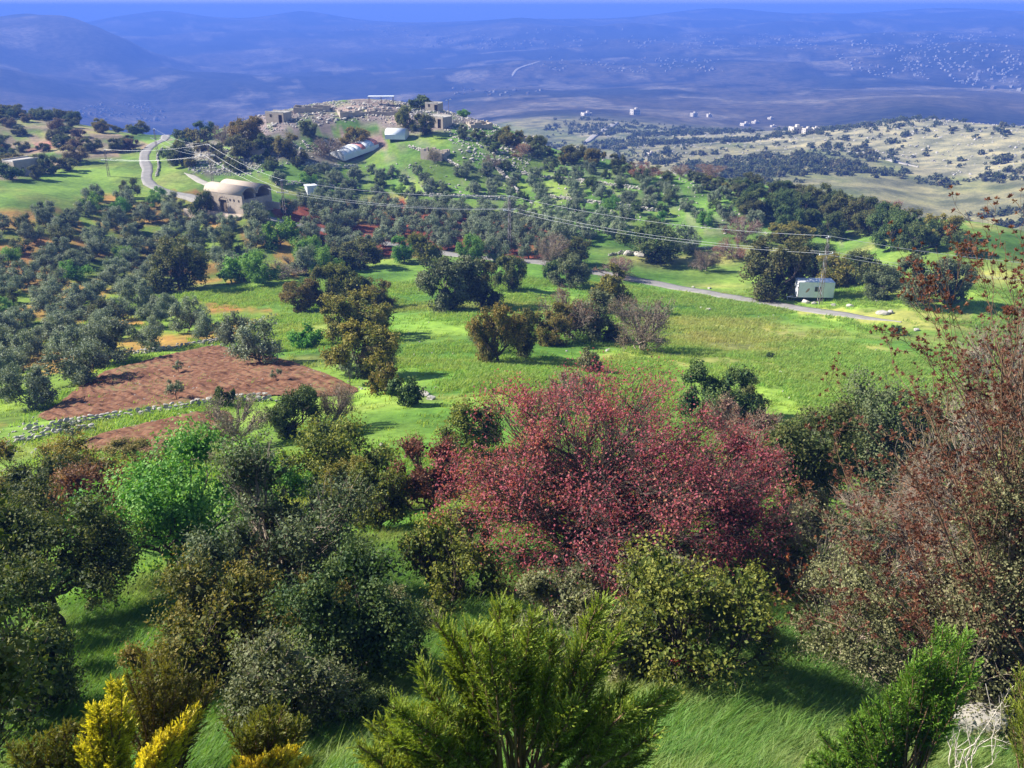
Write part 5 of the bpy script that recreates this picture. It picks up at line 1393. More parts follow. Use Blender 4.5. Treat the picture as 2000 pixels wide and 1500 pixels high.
def grass_points(m, dmin, dmax, seed, power=2.0):
    r = np.random.default_rng(seed)
    az = r.uniform(-math.radians(42), math.radians(42), m)
    u = r.uniform(0, 1, m)
    d = (dmin ** power + (dmax ** power - dmin ** power) * u) ** (1 / power)
    x, y = d * np.sin(az), d * np.cos(az); z = height(x, y)
    ok, sx, sy = in_frame(x, y, z)
    ok &= field_ok(x, y) | (r.uniform(size=len(x)) < .05)
    return x[ok], y[ok], z[ok], d[ok], sx[ok], sy[ok], r

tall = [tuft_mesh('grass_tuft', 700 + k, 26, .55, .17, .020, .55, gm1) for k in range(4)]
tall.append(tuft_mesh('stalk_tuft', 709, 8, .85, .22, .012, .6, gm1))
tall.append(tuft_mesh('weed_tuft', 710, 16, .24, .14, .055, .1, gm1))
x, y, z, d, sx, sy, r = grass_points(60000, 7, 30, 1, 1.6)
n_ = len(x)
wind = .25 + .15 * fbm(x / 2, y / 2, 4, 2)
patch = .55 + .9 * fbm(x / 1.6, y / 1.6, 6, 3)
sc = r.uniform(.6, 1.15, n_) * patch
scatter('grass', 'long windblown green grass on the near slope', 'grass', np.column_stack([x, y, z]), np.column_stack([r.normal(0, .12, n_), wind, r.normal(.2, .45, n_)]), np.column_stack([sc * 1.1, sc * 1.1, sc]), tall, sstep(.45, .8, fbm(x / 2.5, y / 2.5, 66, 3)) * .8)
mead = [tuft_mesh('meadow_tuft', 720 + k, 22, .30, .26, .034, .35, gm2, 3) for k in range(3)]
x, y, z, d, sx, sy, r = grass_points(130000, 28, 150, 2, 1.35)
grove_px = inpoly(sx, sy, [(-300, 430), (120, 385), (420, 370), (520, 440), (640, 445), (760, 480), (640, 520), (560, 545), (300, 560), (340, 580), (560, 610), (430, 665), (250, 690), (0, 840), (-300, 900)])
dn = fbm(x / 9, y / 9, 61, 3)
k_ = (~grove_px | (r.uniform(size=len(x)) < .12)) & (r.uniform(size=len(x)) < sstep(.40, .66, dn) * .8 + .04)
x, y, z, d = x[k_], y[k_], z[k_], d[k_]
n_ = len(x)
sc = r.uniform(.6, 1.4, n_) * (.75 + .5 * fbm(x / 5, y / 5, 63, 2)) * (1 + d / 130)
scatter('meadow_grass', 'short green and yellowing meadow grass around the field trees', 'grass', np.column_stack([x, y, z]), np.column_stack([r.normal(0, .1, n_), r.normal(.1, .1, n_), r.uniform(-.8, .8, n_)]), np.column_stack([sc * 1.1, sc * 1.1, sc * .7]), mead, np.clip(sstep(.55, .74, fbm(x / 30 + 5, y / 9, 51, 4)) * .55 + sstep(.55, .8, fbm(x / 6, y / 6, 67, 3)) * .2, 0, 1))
print('grass', n_)

# the far scrub too small to tell apart
fx, fy, fz, fs = FAR_SCRUB[0]
scrub_meshes = []
for k in range(4):
    T = build_tree(690 + k, 4.0, 3.0, nc=8, ns=6, nl=4, leaf=0.85, asp=.75, base=.02, trunk_r=.1, clump=.45, zlow=-.5, low_cut=-.05, core=4)['crown']
    scrub_meshes.append(np_mesh('far_scrub', T[0], [T[1]], [Lm['grey']], {'tint': T[2]}))
rr_ = np.random.default_rng(4)
scatter('undergrowth', 'mass of small dark scrub covering the far valley side', 'undergrowth', np.column_stack([fx, fy, fz - .1]), np.column_stack([np.zeros(len(fx)), np.zeros(len(fx)), rr_.uniform(0, 6.28, len(fx))]), np.column_stack([fs / 4] * 3), scrub_meshes)

# ------------------------------------------------------------------ solid shapes
def box(c, s, rz=0.0):
    V_ = np.array([[x, y, z] for z in (-.5, .5) for y in (-.5, .5) for x in (-.5, .5)]) * np.array(s)
    R = np.array([[math.cos(rz), -math.sin(rz), 0], [math.sin(rz), math.cos(rz), 0], [0, 0, 1]])
    return V_ @ R.T + np.array(c), np.array([[0, 2, 3, 1], [4, 5, 7, 6], [0, 1, 5, 4], [2, 6, 7, 3], [0, 4, 6, 2], [1, 3, 7, 5]])

def bar(a, b, w, sides=4):
    return tubes(np.array([[a, b]], float), np.full((1, 2), w / 2), sides)

def part(name, parts, mat, parent, smooth=False):
    V_, q_ = join(parts)
    return mesh_obj(name, np_mesh(name, V_, [q_], [mat], smooth=smooth), parent)

def face_yaw(P, turn=0.0):
    """yaw that turns local -Y towards the viewpoint, plus a turn"""
    return math.atan2(-P[0], P[1]) + turn

m_stone = surf_mat('honey_limestone', (0.29, 0.24, 0.185), (0.46, 0.385, 0.305), 1.1, .9, .04, .6)
m_plaster = surf_mat('pale_lime_plaster', (0.33, 0.265, 0.20), (0.44, 0.36, 0.28), .6, .85, .01, .4)
m_darkin = surf_mat('shadowed_interior', (0.03, 0.026, 0.02), (0.06, 0.05, 0.04), 1, .95)
m_wood = surf_mat('weathered_door_wood', (0.10, 0.07, 0.045), (0.20, 0.15, 0.10), 3, .8)
m_white = surf_mat('white_painted_metal', (0.62, 0.63, 0.66), (0.74, 0.75, 0.78), .8, .5, .004, .3, .4)
m_tyre = surf_mat('tyre_rubber', (0.02, 0.02, 0.02), (0.05, 0.05, 0.048), 5, .85)
m_glass = surf_mat('dark_window_glass', (0.02, 0.025, 0.03), (0.04, 0.05, 0.06), 2, .15, .001, .1, .6)
m_rust = surf_mat('rusty_painted_steel', (0.10, 0.05, 0.035), (0.30, 0.26, 0.24), 2.2, .7)
m_wire = surf_mat('aluminium_wire', (0.40, 0.41, 0.42), (0.52, 0.53, 0.54), 2, .4, .001, .1, .5)
m_sheet = surf_mat('white_plastic_sheet', (0.55, 0.57, 0.60), (0.68, 0.70, 0.72), .5, .45, .02, .3, .4)
m_pink = surf_mat('faded_red_plastic', (0.40, 0.12, 0.11), (0.52, 0.22, 0.19), .8, .5, .01, .3, .4)
m_blue = surf_mat('pale_blue_plastic', (0.33, 0.42, 0.55), (0.45, 0.53, 0.62), .8, .5, .01, .3, .4)
m_rock = surf_mat('limestone_rock', (0.23, 0.21, 0.175), (0.55, 0.51, 0.45), 1.6, .9, .06, .7)
m_house = surf_mat('house_render', (0.26, 0.24, 0.21), (0.37, 0.34, 0.30), .3, .9)
m_house2 = surf_mat('house_stone', (0.20, 0.165, 0.13), (0.30, 0.25, 0.20), .3, .9)

# ------------------------------------------------------------------ the vaulted building
def barrel(y0, y1, x0, x1, z0, rise, seg=14, thick=.28, lip=0.0):
    """barrel vault along x: outer and inner shells, closed ends ring"""
    a = np.linspace(0, math.pi, seg + 1)
    yc, ry = (y0 + y1) / 2, (y1 - y0) / 2
    out = np.column_stack([yc - ry * np.cos(a), z0 + rise * np.sin(a)])
    inn = np.column_stack([yc - (ry - thick) * np.cos(a), z0 + (rise - thick) * np.sin(a)])
    V_ = []
    for x in (x0, x1):
        for pr in (out, inn):
            V_ += [[x, p[0], p[1]] for p in pr]
    V_ = np.array(V_); m = seg + 1; q = []
    for k in range(seg):
        o0, i0, o1, i1 = k, m + k, 2 * m + k, 3 * m + k
        q += [[o0, o0 + 1, o1 + 1, o1], [i0, i1, i1 + 1, i0 + 1], [o0, i0, i0 + 1, o0 + 1], [o1, o1 + 1, i1 + 1, i1]]
    return V_, np.array(q)

Pb = hit(468, 404)
vb = empty('vaulted_building', tuple(Pb), face_yaw(Pb, math.radians(-50)))
Lb, Wb, Hb = 12.0, 8.4, 3.2      # length along x (front), depth, wall height
fl = -0.1
def wall_with_opening(x0, x1, y, z0, z1, ox0, ox1, oz, t):
    return [box(((x0 + ox0) / 2, y, (z0 + z1) / 2), (ox0 - x0, t, z1 - z0)), box(((ox1 + x1) / 2, y, (z0 + z1) / 2), (x1 - ox1, t, z1 - z0)), box(((ox0 + ox1) / 2, y, (oz + z1) / 2), (ox1 - ox0, t, z1 - oz))]
part('front_wall', wall_with_opening(-Lb / 2, Lb / 2, -Wb / 2 + .3, -1.2, Hb + .7, -1.4, 1.0, 2.3, .6), m_stone, vb)
part('back_wall', [box((0, Wb / 2 - .3, (Hb + .7) / 2 - .6), (Lb, .6, Hb + 1.9))], m_stone, vb)
part('end_wall', [box((-Lb / 2 + .3, 0, Hb / 2 + .4), (.594, Wb - 1.2, Hb + 2.2))], m_stone, vb)
part('end_wall', [box((Lb / 2 - .3, 0, Hb / 2 - .9), (.594, Wb - 1.2, Hb + .9))], m_stone, vb)
part('middle_pier', [box((0, 0, Hb / 2 + .25), (Lb - 1.3, .5, Hb + .5))], m_stone, vb)
for k, (y0, y1) in enumerate(((-Wb / 2 - .05, .02), (-.02, Wb / 2 + .05))):
    part('vault', [barrel(y0, y1, -Lb / 2 - .08, Lb / 2 + .12, Hb + .5, 1.6)], m_plaster, vb, True)
door_ = part('door', [box((-.2, -Wb / 2 + .42, .55), (2.38, .12, 3.46))], m_wood, vb)
# arch stones over the door
arc = [box((-.2 + 1.45 * math.cos(a), -Wb / 2 - .03, 2.0 + 1.0 * math.sin(a)), (.34, .12, .3), 0) for a in np.linspace(.1, math.pi - .1, 9)]
part('door_arch', arc, m_plaster, door_)
for x in (-5.2, -3.4, 2.2, 3.4, 4.9):
    part('window', [box((x, -Wb / 2 - .02, 2.5), (.35, .08, .45))], m_darkin, vb)
part('terrace_wall', [box((-1.0, -Wb / 2 - 3.2, -1.0), (Lb + 5, .5, 1.7)), box((Lb / 2 + 1.3, -Wb / 2 - 1.6, -1.0), (.5, 2.7, 1.68))], m_plaster, vb)
part('terrace', [box((-1.0, -Wb / 2 - 1.5, -1.05), (Lb + 4.4, 2.9, 1.5))], m_plaster, vb)
part('side_parapet', [box((Lb / 2 + 2.2, Wb / 2 - 1.6, .9), (3.6, .4, 1.4)), box((Lb / 2 + 1.2, -.4, -.2), (2.2, .45, 3.0))], m_stone, vb)
tag(vb, 'twin-vaulted pale stone building with arched ends beside the olive grove', 'building')

# small white kiosk
Pk = hit(608, 380)
kb = empty('kiosk', tuple(Pk), face_yaw(Pk, .3))
part('wall', [box((0, 0, 1.0), (2.4, 2.0, 2.4))], m_white, kb)
part('roof', [box((0, 0, 2.28), (2.8, 2.4, .16))], m_white, kb)
part('door', [box((.3, -1.02, .85), (.8, .06, 1.7))], m_blue, kb)
tag(kb, 'tiny white hut under the power lines right of the vaulted building', 'hut')

# ------------------------------------------------------------------ plastic tunnels
def tunnel(name, label, x, y, L_, W_, H_, turn, stripes, pitch=0.0):
    P_ = hit(x, y)
    e = empty(name, (P_[0], P_[1], P_[2] + .5), face_yaw(P_, turn))
    e.rotation_euler[1] = -pitch
    nseg = max(6, int(L_ / 1.6)) if stripes else 1; step = L_ / nseg
    for k in range(nseg):
        x0 = -L_ / 2 + k * step
        m_ = m_sheet
        if stripes and k in stripes: m_ = stripes[k]
        part('sheet', [barrel(-W_ / 2, W_ / 2, x0, x0 + step - .001, 1.0, H_ - 1.0, 12, .05)], m_, e, True)
        part('side_sheet', [box((x0 + step / 2, -W_ / 2 + .03, .35), (step - .01, .05, 1.28)), box((x0 + step / 2, W_ / 2 - .03, .35), (step - .01, .05, 1.28))], m_sheet, e)
    for k in range(0, nseg + 1):
        x0 = -L_ / 2 + k * step
        a = np.linspace(0, math.pi, 13)
        pth = np.column_stack([np.full(13, x0), -(W_ / 2 - .12) * np.cos(a), 1.0 + (H_ - 1.13) * np.sin(a)])
        part('hoop', [tubes(pth[None], np.full((1, 13), .03), 5)], m_wire, e)
    a = np.linspace(0, math.pi, 13)
    for x0 in (-L_ / 2 + .05, L_ / 2 - .05):
        rim = np.column_stack([np.full(13, x0), -(W_ / 2 - .08) * np.cos(a), 1.0 + (H_ - 1.1) * np.sin(a)])
        Ve = np.concatenate([rim, [[x0, -(W_ / 2 - .08), -.3], [x0, W_ / 2 - .08, -.3]]])
        mid_ = len(Ve); Ve = np.concatenate([Ve, [[x0, 0, .9]]])
        loop = list(range(13)) + [14, 13]
        tri = np.array([[loop[i], loop[(i + 1) % len(loop)], mid_] for i in range(len(loop))])
        mesh_obj('end_sheet', np_mesh('end_sheet', Ve, [tri], [m_sheet]), e)
    tag(e, label, 'greenhouse')
tunnel('polytunnel', 'long white plastic tunnel greenhouse with faded red stripes on the hillside', 693, 301, 13.0, 6.6, 2.4, math.radians(40), {4: m_pink, 6: m_blue, 7: m_pink}, math.radians(9))
tunnel('polytunnel', 'short all-white plastic tunnel greenhouse near the hilltop', 776, 272, 6.0, 4.4, 2.6, math.radians(-18), None)

# ------------------------------------------------------------------ hilltop houses and ruins
def stone_house(name, label, x, y, L_, W_, H_, turn, door=True, ruined=False, mat=None, roof=True):
    P_ = hit(x, y)
    e = empty(name, tuple(P_), face_yaw(P_, turn))
    mat = mat or m_stone
    if ruined:
        r = random.Random(int(x))
        def ragged(a, b):
            out = []; n_ = 6
            for k in range(n_):
                t0, t1 = k / n_, (k + 1) / n_
                c = [(a[i] * (1 - (t0 + t1) / 2) + b[i] * (t0 + t1) / 2) for i in (0, 1)]
                l = math.hypot(b[0] - a[0], b[1] - a[1]) / n_
                hh = H_ * r.uniform(.45, 1.0)
                out.append(box((c[0], c[1], hh / 2 - .5), (l * .998, .55, hh + 1.0), math.atan2(b[1] - a[1], b[0] - a[0])))
            return out
        for a, b in (((-L_ / 2, -W_ / 2), (L_ / 2, -W_ / 2)), ((L_ / 2 - .28, -W_ / 2 + .3), (L_ / 2 - .28, W_ / 2)), ((-L_ / 2 + .28, -W_ / 2 + .3), (-L_ / 2 + .28, W_ / 2)), ((-L_ / 2, W_ / 2 + .3), (L_ / 2, W_ / 2 + .3))):
            part('broken_wall', ragged(a, b), mat, e)
    else:
        part('wall', wall_with_opening(-L_ / 2, L_ / 2, -W_ / 2 + .25, -1, H_, L_ * .22, L_ * .22 + 1.3, 2.0, .5), mat, e)
        part('wall', [box((0, W_ / 2 - .25, H_ / 2 - .5), (L_, .5, H_ + 1.0))], mat, e)
        for s_ in (-1, 1):
            part('wall', [box((s_ * (L_ / 2 - .25), 0, H_ / 2 - .5), (.497, W_ - 1.0, H_ + .99))], mat, e)
        part('door', [box((L_ * .22 + .65, -W_ / 2 + .3, .45), (1.28, .1, 3.0))], m_darkin, e)
        part('roof', [box((0, 0, H_ + .02), (L_ - .02, W_ - .02, .3)), box((0, -W_ / 2 + .15, H_ + .3), (L_, .3, .35)), box((0, W_ / 2 - .15, H_ + .3), (L_, .3, .35))], m_rock, e)
        part('window', [box((-L_ * .2, -W_ / 2 - .01, 1.7), (.7, .08, .8))], m_darkin, e)
    tag(e, label, 'house' if not ruined else 'ruin')
    return e
stone_house('stone_house', 'small stone house with a dark doorway at the left end of the hilltop', 545, 236, 6.4, 4.4, 2.5, math.radians(-35))
stone_house('stone_ruin', 'long broken stone wall enclosure behind the small stone house', 610, 216, 11, 4, 1.7, math.radians(-8), ruined=True)
stone_house('stone_house', 'square stone house beside the dark green round tree on the hill', 856, 244, 7.0, 4.6, 2.4, math.radians(-38))
stone_house('stone_house', 'flat-roofed stone house on the skyline near the highest tree', 848, 216, 4.6, 3.4, 2.2, math.radians(-30))
stone_house('stone_ruin', 'roofless hut of broken walls halfway down the hill', 850, 306, 6.6, 4.0, 2.4, math.radians(-30), ruined=True)
stone_house('stone_ruin', 'crumbled ruin at the end of the hilltop skyline', 936, 246, 7.0, 4.0, 1.3, math.radians(20), ruined=True)
stone_house('stone_ruin', 'low broken wall in the middle of the hilltop rubble', 690, 222, 9.0, 4.0, 1.2, math.radians(10), ruined=True)
stone_house('stone_ruin', 'low broken wall near the crest of the hilltop rubble', 755, 222, 9.0, 4.0, 1.2, math.radians(-12), ruined=True)
stone_house('stone_house', 'grey stone house half hidden behind trees at the left edge', 46, 340, 7, 5, 3.6, math.radians(30), mat=m_stone)
stone_house('stone_ruin', 'ruined stone hut on the falling skyline', 1030, 277, 4.6, 3.0, 1.9, math.radians(10), ruined=True)
stone_house('stone_ruin', 'roofless hut among bushes at the foot of the hilltop rubble', 510, 300, 6.5, 3.6, 2.0, math.radians(-20), ruined=True)
Pw = hit(745, 204)
wr = empty('flat_roof_shelter', tuple(Pw), face_yaw(Pw, math.radians(-6)))
part('roof', [box((0, 0, 2.5), (8.2, 3.2, .22))], m_sheet, wr)
for sx_ in (-3.8, 0, 3.8):
    for sy_ in (-1.4, 1.4):
        part('post', [box((sx_, sy_, 1.0), (.14, .14, 2.78))], m_rust, wr)
tag(wr, 'white flat roof shelter on the very crest of the hill', 'shelter')

# lamp post on the skyline
Pl = hit(877, 238)
lp = empty('lamp_post', tuple(Pl), face_yaw(Pl))
part('pole', [bar((0, 0, -.5), (0, 0, 6.3), .12, 6)], m_rust, lp)
part('arm', [bar((-.5, 0, 6.2), (.5, 0, 6.4), .07)], m_rust, lp)
part('lamp_head', [box((-.6, 0, 6.2), (.5, .25, .18))], m_white, lp)
part('lamp_head', [box((.6, 0, 6.45), (.5, .25, .18))], m_white, lp)
tag(lp, 'double-headed lamp post on the skyline beside the hilltop house', 'lamp post')

# ------------------------------------------------------------------ trailer
Pt = hit(1587, 586)
tr_ = empty('trailer', (Pt[0], Pt[1], Pt[2] + .02), face_yaw(Pt, math.radians(16)))
Lt, Wt, Ht = 5.4, 2.4, 2.35
m_trail, N, L = new_mat('white_trailer_paint')
tc = N.new('ShaderNodeTexCoord')
n1 = noise_node(N, L, tc.outputs['Object'], 1.2, 6, .65)
r_ = ramp(N, L, n1.outputs[0], [(.3, (.70, .71, .75)), (.6, (.80, .81, .85))])
# rust smear: a tilted streak on the long side
mp = N.new('ShaderNodeMapping'); mp.inputs['Location'].default_value = (1.25, 0, -1.9); mp.inputs['Rotation'].default_value = (0, 0, 0)
L.new(tc.outputs['Object'], mp.inputs['Vector'])
sep = N.new('ShaderNodeSeparateXYZ'); L.new(mp.outputs[0], sep.inputs[0])
du = math_node(N, L, 'SUBTRACT', math_node(N, L, 'MULTIPLY', sep.outputs[0], .8), math_node(N, L, 'MULTIPLY', sep.outputs[2], .6))
dv = math_node(N, L, 'ADD', math_node(N, L, 'MULTIPLY', sep.outputs[0], .6), math_node(N, L, 'MULTIPLY', sep.outputs[2], .8))
rad_ = math_node(N, L, 'ADD', math_node(N, L, 'POWER', math_node(N, L, 'MULTIPLY', du, 4.2), 2.0), math_node(N, L, 'POWER', math_node(N, L, 'MULTIPLY', dv, 1.7), 2.0))
n2 = noise_node(N, L, tc.outputs['Object'], 3.5, 5, .7)
smear = ramp(N, L, math_node(N, L, 'ADD', rad_, math_node(N, L, 'MULTIPLY', n2.outputs[0], .9)), [(.95, (1, 1, 1)), (1.5, (0, 0, 0))])
c_ = mixc(N, L, smear.outputs[0], r_.outputs[0], (.42, .24, .17))
finish(N, L, c_, .5, n1.outputs[0], .004, .3, .4)
part('body', [box((0, 0, .75 + Ht / 2), (Lt, Wt, Ht))], m_trail, tr_)
part('roof', [box((0, 0, .75 + Ht + .05), (Lt + .08, Wt + .08, .094))], m_white, tr_)
for sx_ in (-1, 1):
    part('corner_trim', [box((sx_ * (Lt / 2 + .004), -Wt / 2 - .004, .75 + Ht / 2), (.08, .08, Ht - .02))], m_rust if sx_ < 0 else m_white, tr_)
part('chassis', [box((0, -.7, .62), (Lt - .1, .12, .24)), box((0, .7, .62), (Lt - .1, .12, .24)), box((-1.6, 0, .6), (.12, 1.3, .2)), box((1.6, 0, .6), (.12, 1.3, .2))], m_tyre, tr_)
part('drawbar', [bar((-Lt / 2 + .2, -.6, .55), (-Lt / 2 - 1.3, 0, .45), .1), bar((-Lt / 2 + .2, .6, .55), (-Lt / 2 - 1.3, 0, .45), .1), bar((-Lt / 2 - 1.2, 0, .45), (-Lt / 2 - 1.2, 0, 0), .08)], m_white, tr_)
for wx in (-1.5, 1.5):
    for wy in (-1, 1):
        a = np.linspace(0, 2 * np.pi, 15)[:-1]
        wob_ = part('wheel', [tubes(np.array([[[wx, wy * 1.0, .36], [wx, wy * 1.0 + .001, .36], [wx, wy * .78, .36]]]), np.array([[.25, .36, .36]]), 16), tubes(np.array([[[wx, wy * 1.01, .36], [wx, wy * 1.0, .36]]]), np.array([[.01, .25]]), 16)], m_tyre, tr_)
        part('rim', [tubes(np.array([[[wx, wy * 1.03, .36], [wx, wy * 1.02, .36], [wx, wy * .97, .36]]]), np.array([[.01, .18, .18]]), 14)], m_rust, wob_)
wn_ = part('window', [box((.25, -Wt / 2 - .02, 2.1), (1.06, .06, .86))], m_white, tr_)
for k in (-1, 1):
    part('pane', [box((.25 + k * .25, -Wt / 2 - .06, 2.1), (.42, .03, .72))], m_glass, wn_)
part('door', [box((-Lt / 2 - .02, .1, 1.7), (.05, .85, 1.8))], m_white, tr_)
tag(tr_, 'white box trailer with small window and rust smear on the meadow', 'trailer')

# ------------------------------------------------------------------ lattice poles and power lines
POLES = {}
def pole(key, x, y, H_, label, yaw, w0=.55, w1=.28):
    P_ = hit(x, y)
    e = empty('lattice_pole', tuple(P_), yaw)
    c0 = [(sx_ * w0 / 2, sy_ * w0 / 2) for sx_, sy_ in ((-1, -1), (1, -1), (1, 1), (-1, 1))]
    c1 = [(a * w1 / w0, b * w1 / w0) for a, b in c0]
    for k in range(4):
        part('leg', [bar((*c0[k], -.4), (*c1[k], H_), .09)], m_rust, e)
    n_ = 11
    for k in range(4):
        bs = []
        for j in range(n_):
            t0, t1 = j / n_, (j + 1) / n_
            A_, B_ = (k, (k + 1) % 4) if (j + k) % 2 == 0 else ((k + 1) % 4, k)
            pa = [c0[A_][i] * (1 - t0) + c1[A_][i] * t0 for i in (0, 1)]; pb = [c0[B_][i] * (1 - t1) + c1[B_][i] * t1 for i in (0, 1)]
            bs.append(bar((*pa, t0 * H_), (*pb, t1 * H_), .06))
        part('bracing', bs, m_wire if k % 2 else m_rust, e)
    part('crossarm', [box((0, 0, H_ - .05), (.9, .12, .12))], m_wire, e)
    part('crossarm', [box((0, 0, H_ - 2.6), (2.5, .14, .14))], m_wire, e)
    att = [(0.0, H_ + .2), (-1.15, H_ - 2.35), (1.15, H_ - 2.35)]
    for ax, az in att:
        part('insulator', [tubes(np.array([[[ax, 0, az - .3], [ax, 0, az - .2], [ax, 0, az - .1], [ax, 0, az]]]), np.array([[.05, .09, .05, .08]]), 8)], m_white, e)
    tag(e, label, 'pole')
    cy, sy_ = math.cos(yaw), math.sin(yaw)
    POLES[key] = [np.array([P_[0] + ax * cy, P_[1] + ax * sy_, P_[2] + az]) for ax, az in att]
def pole_h(x, y, top):
    return size_from_px(x, y, 10, top)[2]
for key, x, y, top, label in (('a', 1600, 594, 463, 'rusty lattice power pole beside the white trailer'), ('b', 995, 498, 384, 'rusty lattice power pole on the red soil above the road'),
                              ('c', 557, 427, 352, 'lattice power pole right of the vaulted building'), ('d', 417, 366, 283, 'lattice power pole above the pale wall left of the vaulted building'),
                              ('e', 308, 302, 252, 'distant lattice pole at the road bend'), ('f', 213, 345, 293, 'lattice pole standing in the bright green field')):
    pole(key, x, y, pole_h(x, y, top), label, 0.35)
rw = hit(2230, 665); POLES['z'] = [np.array([rw[0], rw[1], rw[2] + h_]) for h_ in (10, 7.5, 7.5)]
lw = hit(-120, 330); POLES['y'] = [np.array([lw[0], lw[1], lw[2] + h_]) for h_ in (9, 7, 7)]
SPANS = [('z', 'a', 'right of the trailer pole'), ('a', 'b', 'between the trailer pole and red soil pole'), ('b', 'c', 'between the red soil pole and vaulted building'), ('c', 'd', 'above the vaulted building'), ('d', 'f', 'over the road to the green field pole'), ('d', 'e', 'along the road to the skyline')]
for a, b, where in SPANS:
    for k, nm in enumerate(('top', 'outer', 'inner')):
        p0, p1 = POLES[a][k], POLES[b][k]
        t = np.linspace(0, 1, 25)[:, None]
        sag = np.linalg.norm(p1 - p0) * .022
        pth = p0 * (1 - t) + p1 * t; pth[:, 2] -= (4 * t * (1 - t))[:, 0] * sag
        dist = np.linalg.norm((p0 + p1) / 2 - np.array([0, 0, CZ]))
        o = mesh_obj('power_line', np_mesh('power_line', *[(v if i == 0 else [v]) for i, v in enumerate(tubes(pth[None], np.full((1, 25), .020), 4))], [m_wire]))
        tag(o, '%s wire of the power line %s' % (nm, where), 'wire', 'power line wires')

# ------------------------------------------------------------------ rocks, rubble and dry-stone walls
def rock_mesh(name, seed, sub=2):
    import bmesh
    r = np.random.default_rng(seed)
    bm = bmesh.new(); bmesh.ops.create_icosphere(bm, subdivisions=sub, radius=.5)
    V_ = np.array([v.co[:] for v in bm.verts]); Fq = np.array([[v.index for v in f.verts] for f in bm.faces]); bm.free()
    for _ in range(7):    # chop flat facets
        n_ = unit(r, 1)[0]; c = r.uniform(.24, .40)
        dd = V_ @ n_ - c
        V_ = np.where((dd > 0)[:, None], V_ - dd[:, None] * n_, V_)
    V_ += r.normal(size=V_.shape) * .012
    V_ *= np.array([1.0, r.uniform(.7, .95), r.uniform(.55, .8)])
    return np_mesh(name, V_, [Fq], [m_rock])
ROCKS = [rock_mesh('rock', 900 + k) for k in range(6)]
PEBS = [rock_mesh('stone', 920 + k, 1) for k in range(5)]
def boulder(x, y, size_px, label, group=None, k=0, sz=.8, dmin=0):
    P_ = hit(x, y, dmin); dep = float(project(P_)[2]); s_ = size_px / (F / dep)
    o = mesh_obj('boulder', ROCKS[k % 6], None, (P_[0], P_[1], P_[2] + s_ * (.12 if size_px < 100 else .34)))
    o.scale = (s_, s_, s_ * sz); o.rotation_euler = (0, 0, k * 1.9)
    tag(o, label, 'rock', group)
for k, (x, y, s_, label) in enumerate((
    (1908, 1446, 150, 'large pale boulder in the bottom right corner behind dead branches'), (640, 1484, 42, 'white rock on the grass at the bottom left of the large thuja'),
    (1440, 622, 0, ''), (1722, 614, 30, 'pale rock, largest of those by the road bend in the meadow'), (1740, 612, 18, 'smaller pale rock beside the largest meadow rock'), (1790, 646, 16, 'pale rock on the road edge far along the meadow'),
    (1573, 592, 24, 'pale rock at the drawbar of the trailer'), (1590, 594, 14, 'pale rock under the trailer side'), (1384, 606, 14, 'pale rock below the road bend, first of a pair'), (1370, 602, 10, 'pale rock below the road bend, second of a pair'),
    (1628, 598, 14, 'pale rock on the road verge past the trailer'), (1660, 600, 18, 'pale flat rock up the verge past the trailer'), (1712, 590, 18, 'pale rock on the grass under the oak row'), (1354, 562, 9, 'small pale rock above the road bend'), (1386, 564, 10, 'pale rock on the grass above the road'),
    (836, 714, 9, 'lone pale rock on the open meadow'), (1524, 728, 10, 'small pale rock low on the sunny meadow'), (1186, 686, 12, 'pale rock in the shade of the meadow thicket'), (828, 772, 34, 'grey rock of the heap beside the low bush'), (812, 764, 24, 'upper grey rock of the heap beside the low bush'), (842, 780, 22, 'lower grey rock of the heap beside the low bush'),
    (1250, 500, 30, 'pale rock pile stone above the red bush'), (1225, 498, 24, 'grey rock pile stone above the red bush'), (748, 978, 20, 'pale rock near the broad oak bush'), (745, 870, 16, 'pale stone on the grass bank above the small red tree'))):
    if s_: boulder(x, y, s_, label, None, k)

r = np.random.default_rng(77)
def px_scatter(polys, n_, seed, dmin=0):
    rr = np.random.default_rng(seed); out = []
    for poly, w_ in polys:
        p = np.array(poly); lo, hi = p.min(0), p.max(0); c = 0
        while c < n_ * w_:
            q = rr.uniform(lo, hi)
            if inpoly(np.array([q[0]]), np.array([q[1]]), poly)[0]:
                out.append(q); c += 1
    return out
# hilltop: single boulders first, then the rubble
hill_polys = [([(500, 225), (600, 206), (780, 200), (880, 222), (870, 240), (780, 242), (720, 232), (620, 240), (520, 250)], 1.0), ([(360, 285), (470, 290), (480, 315), (430, 345), (370, 330)], .35), ([(560, 275), (680, 275), (690, 292), (600, 300)], .25), ([(880, 260), (1010, 262), (1030, 300), (960, 330), (880, 300)], .5)]
for k, (x, y) in enumerate(px_scatter(hill_polys, 75, 5)):
    boulder(x, y, r.uniform(7, 13), 'pale limestone boulder in the rubble of the village hill', 'boulders of the village hill', k)
def rubble(name, label, pts, smin, smax, seed, meshes=PEBS):
    rr = np.random.default_rng(seed); n_ = len(pts)
    P_ = np.array(pts); s_ = np.exp(rr.uniform(math.log(smin), math.log(smax), n_))
    scatter(name, label, 'rubble', P_ + np.column_stack([np.zeros(n_), np.zeros(n_), s_ * .12]), rr.uniform(0, 6.28, (n_, 3)) * [.12, .12, 1], np.column_stack([s_, s_ * rr.uniform(.8, 1.2, n_), s_ * rr.uniform(.7, 1.1, n_)]), meshes)
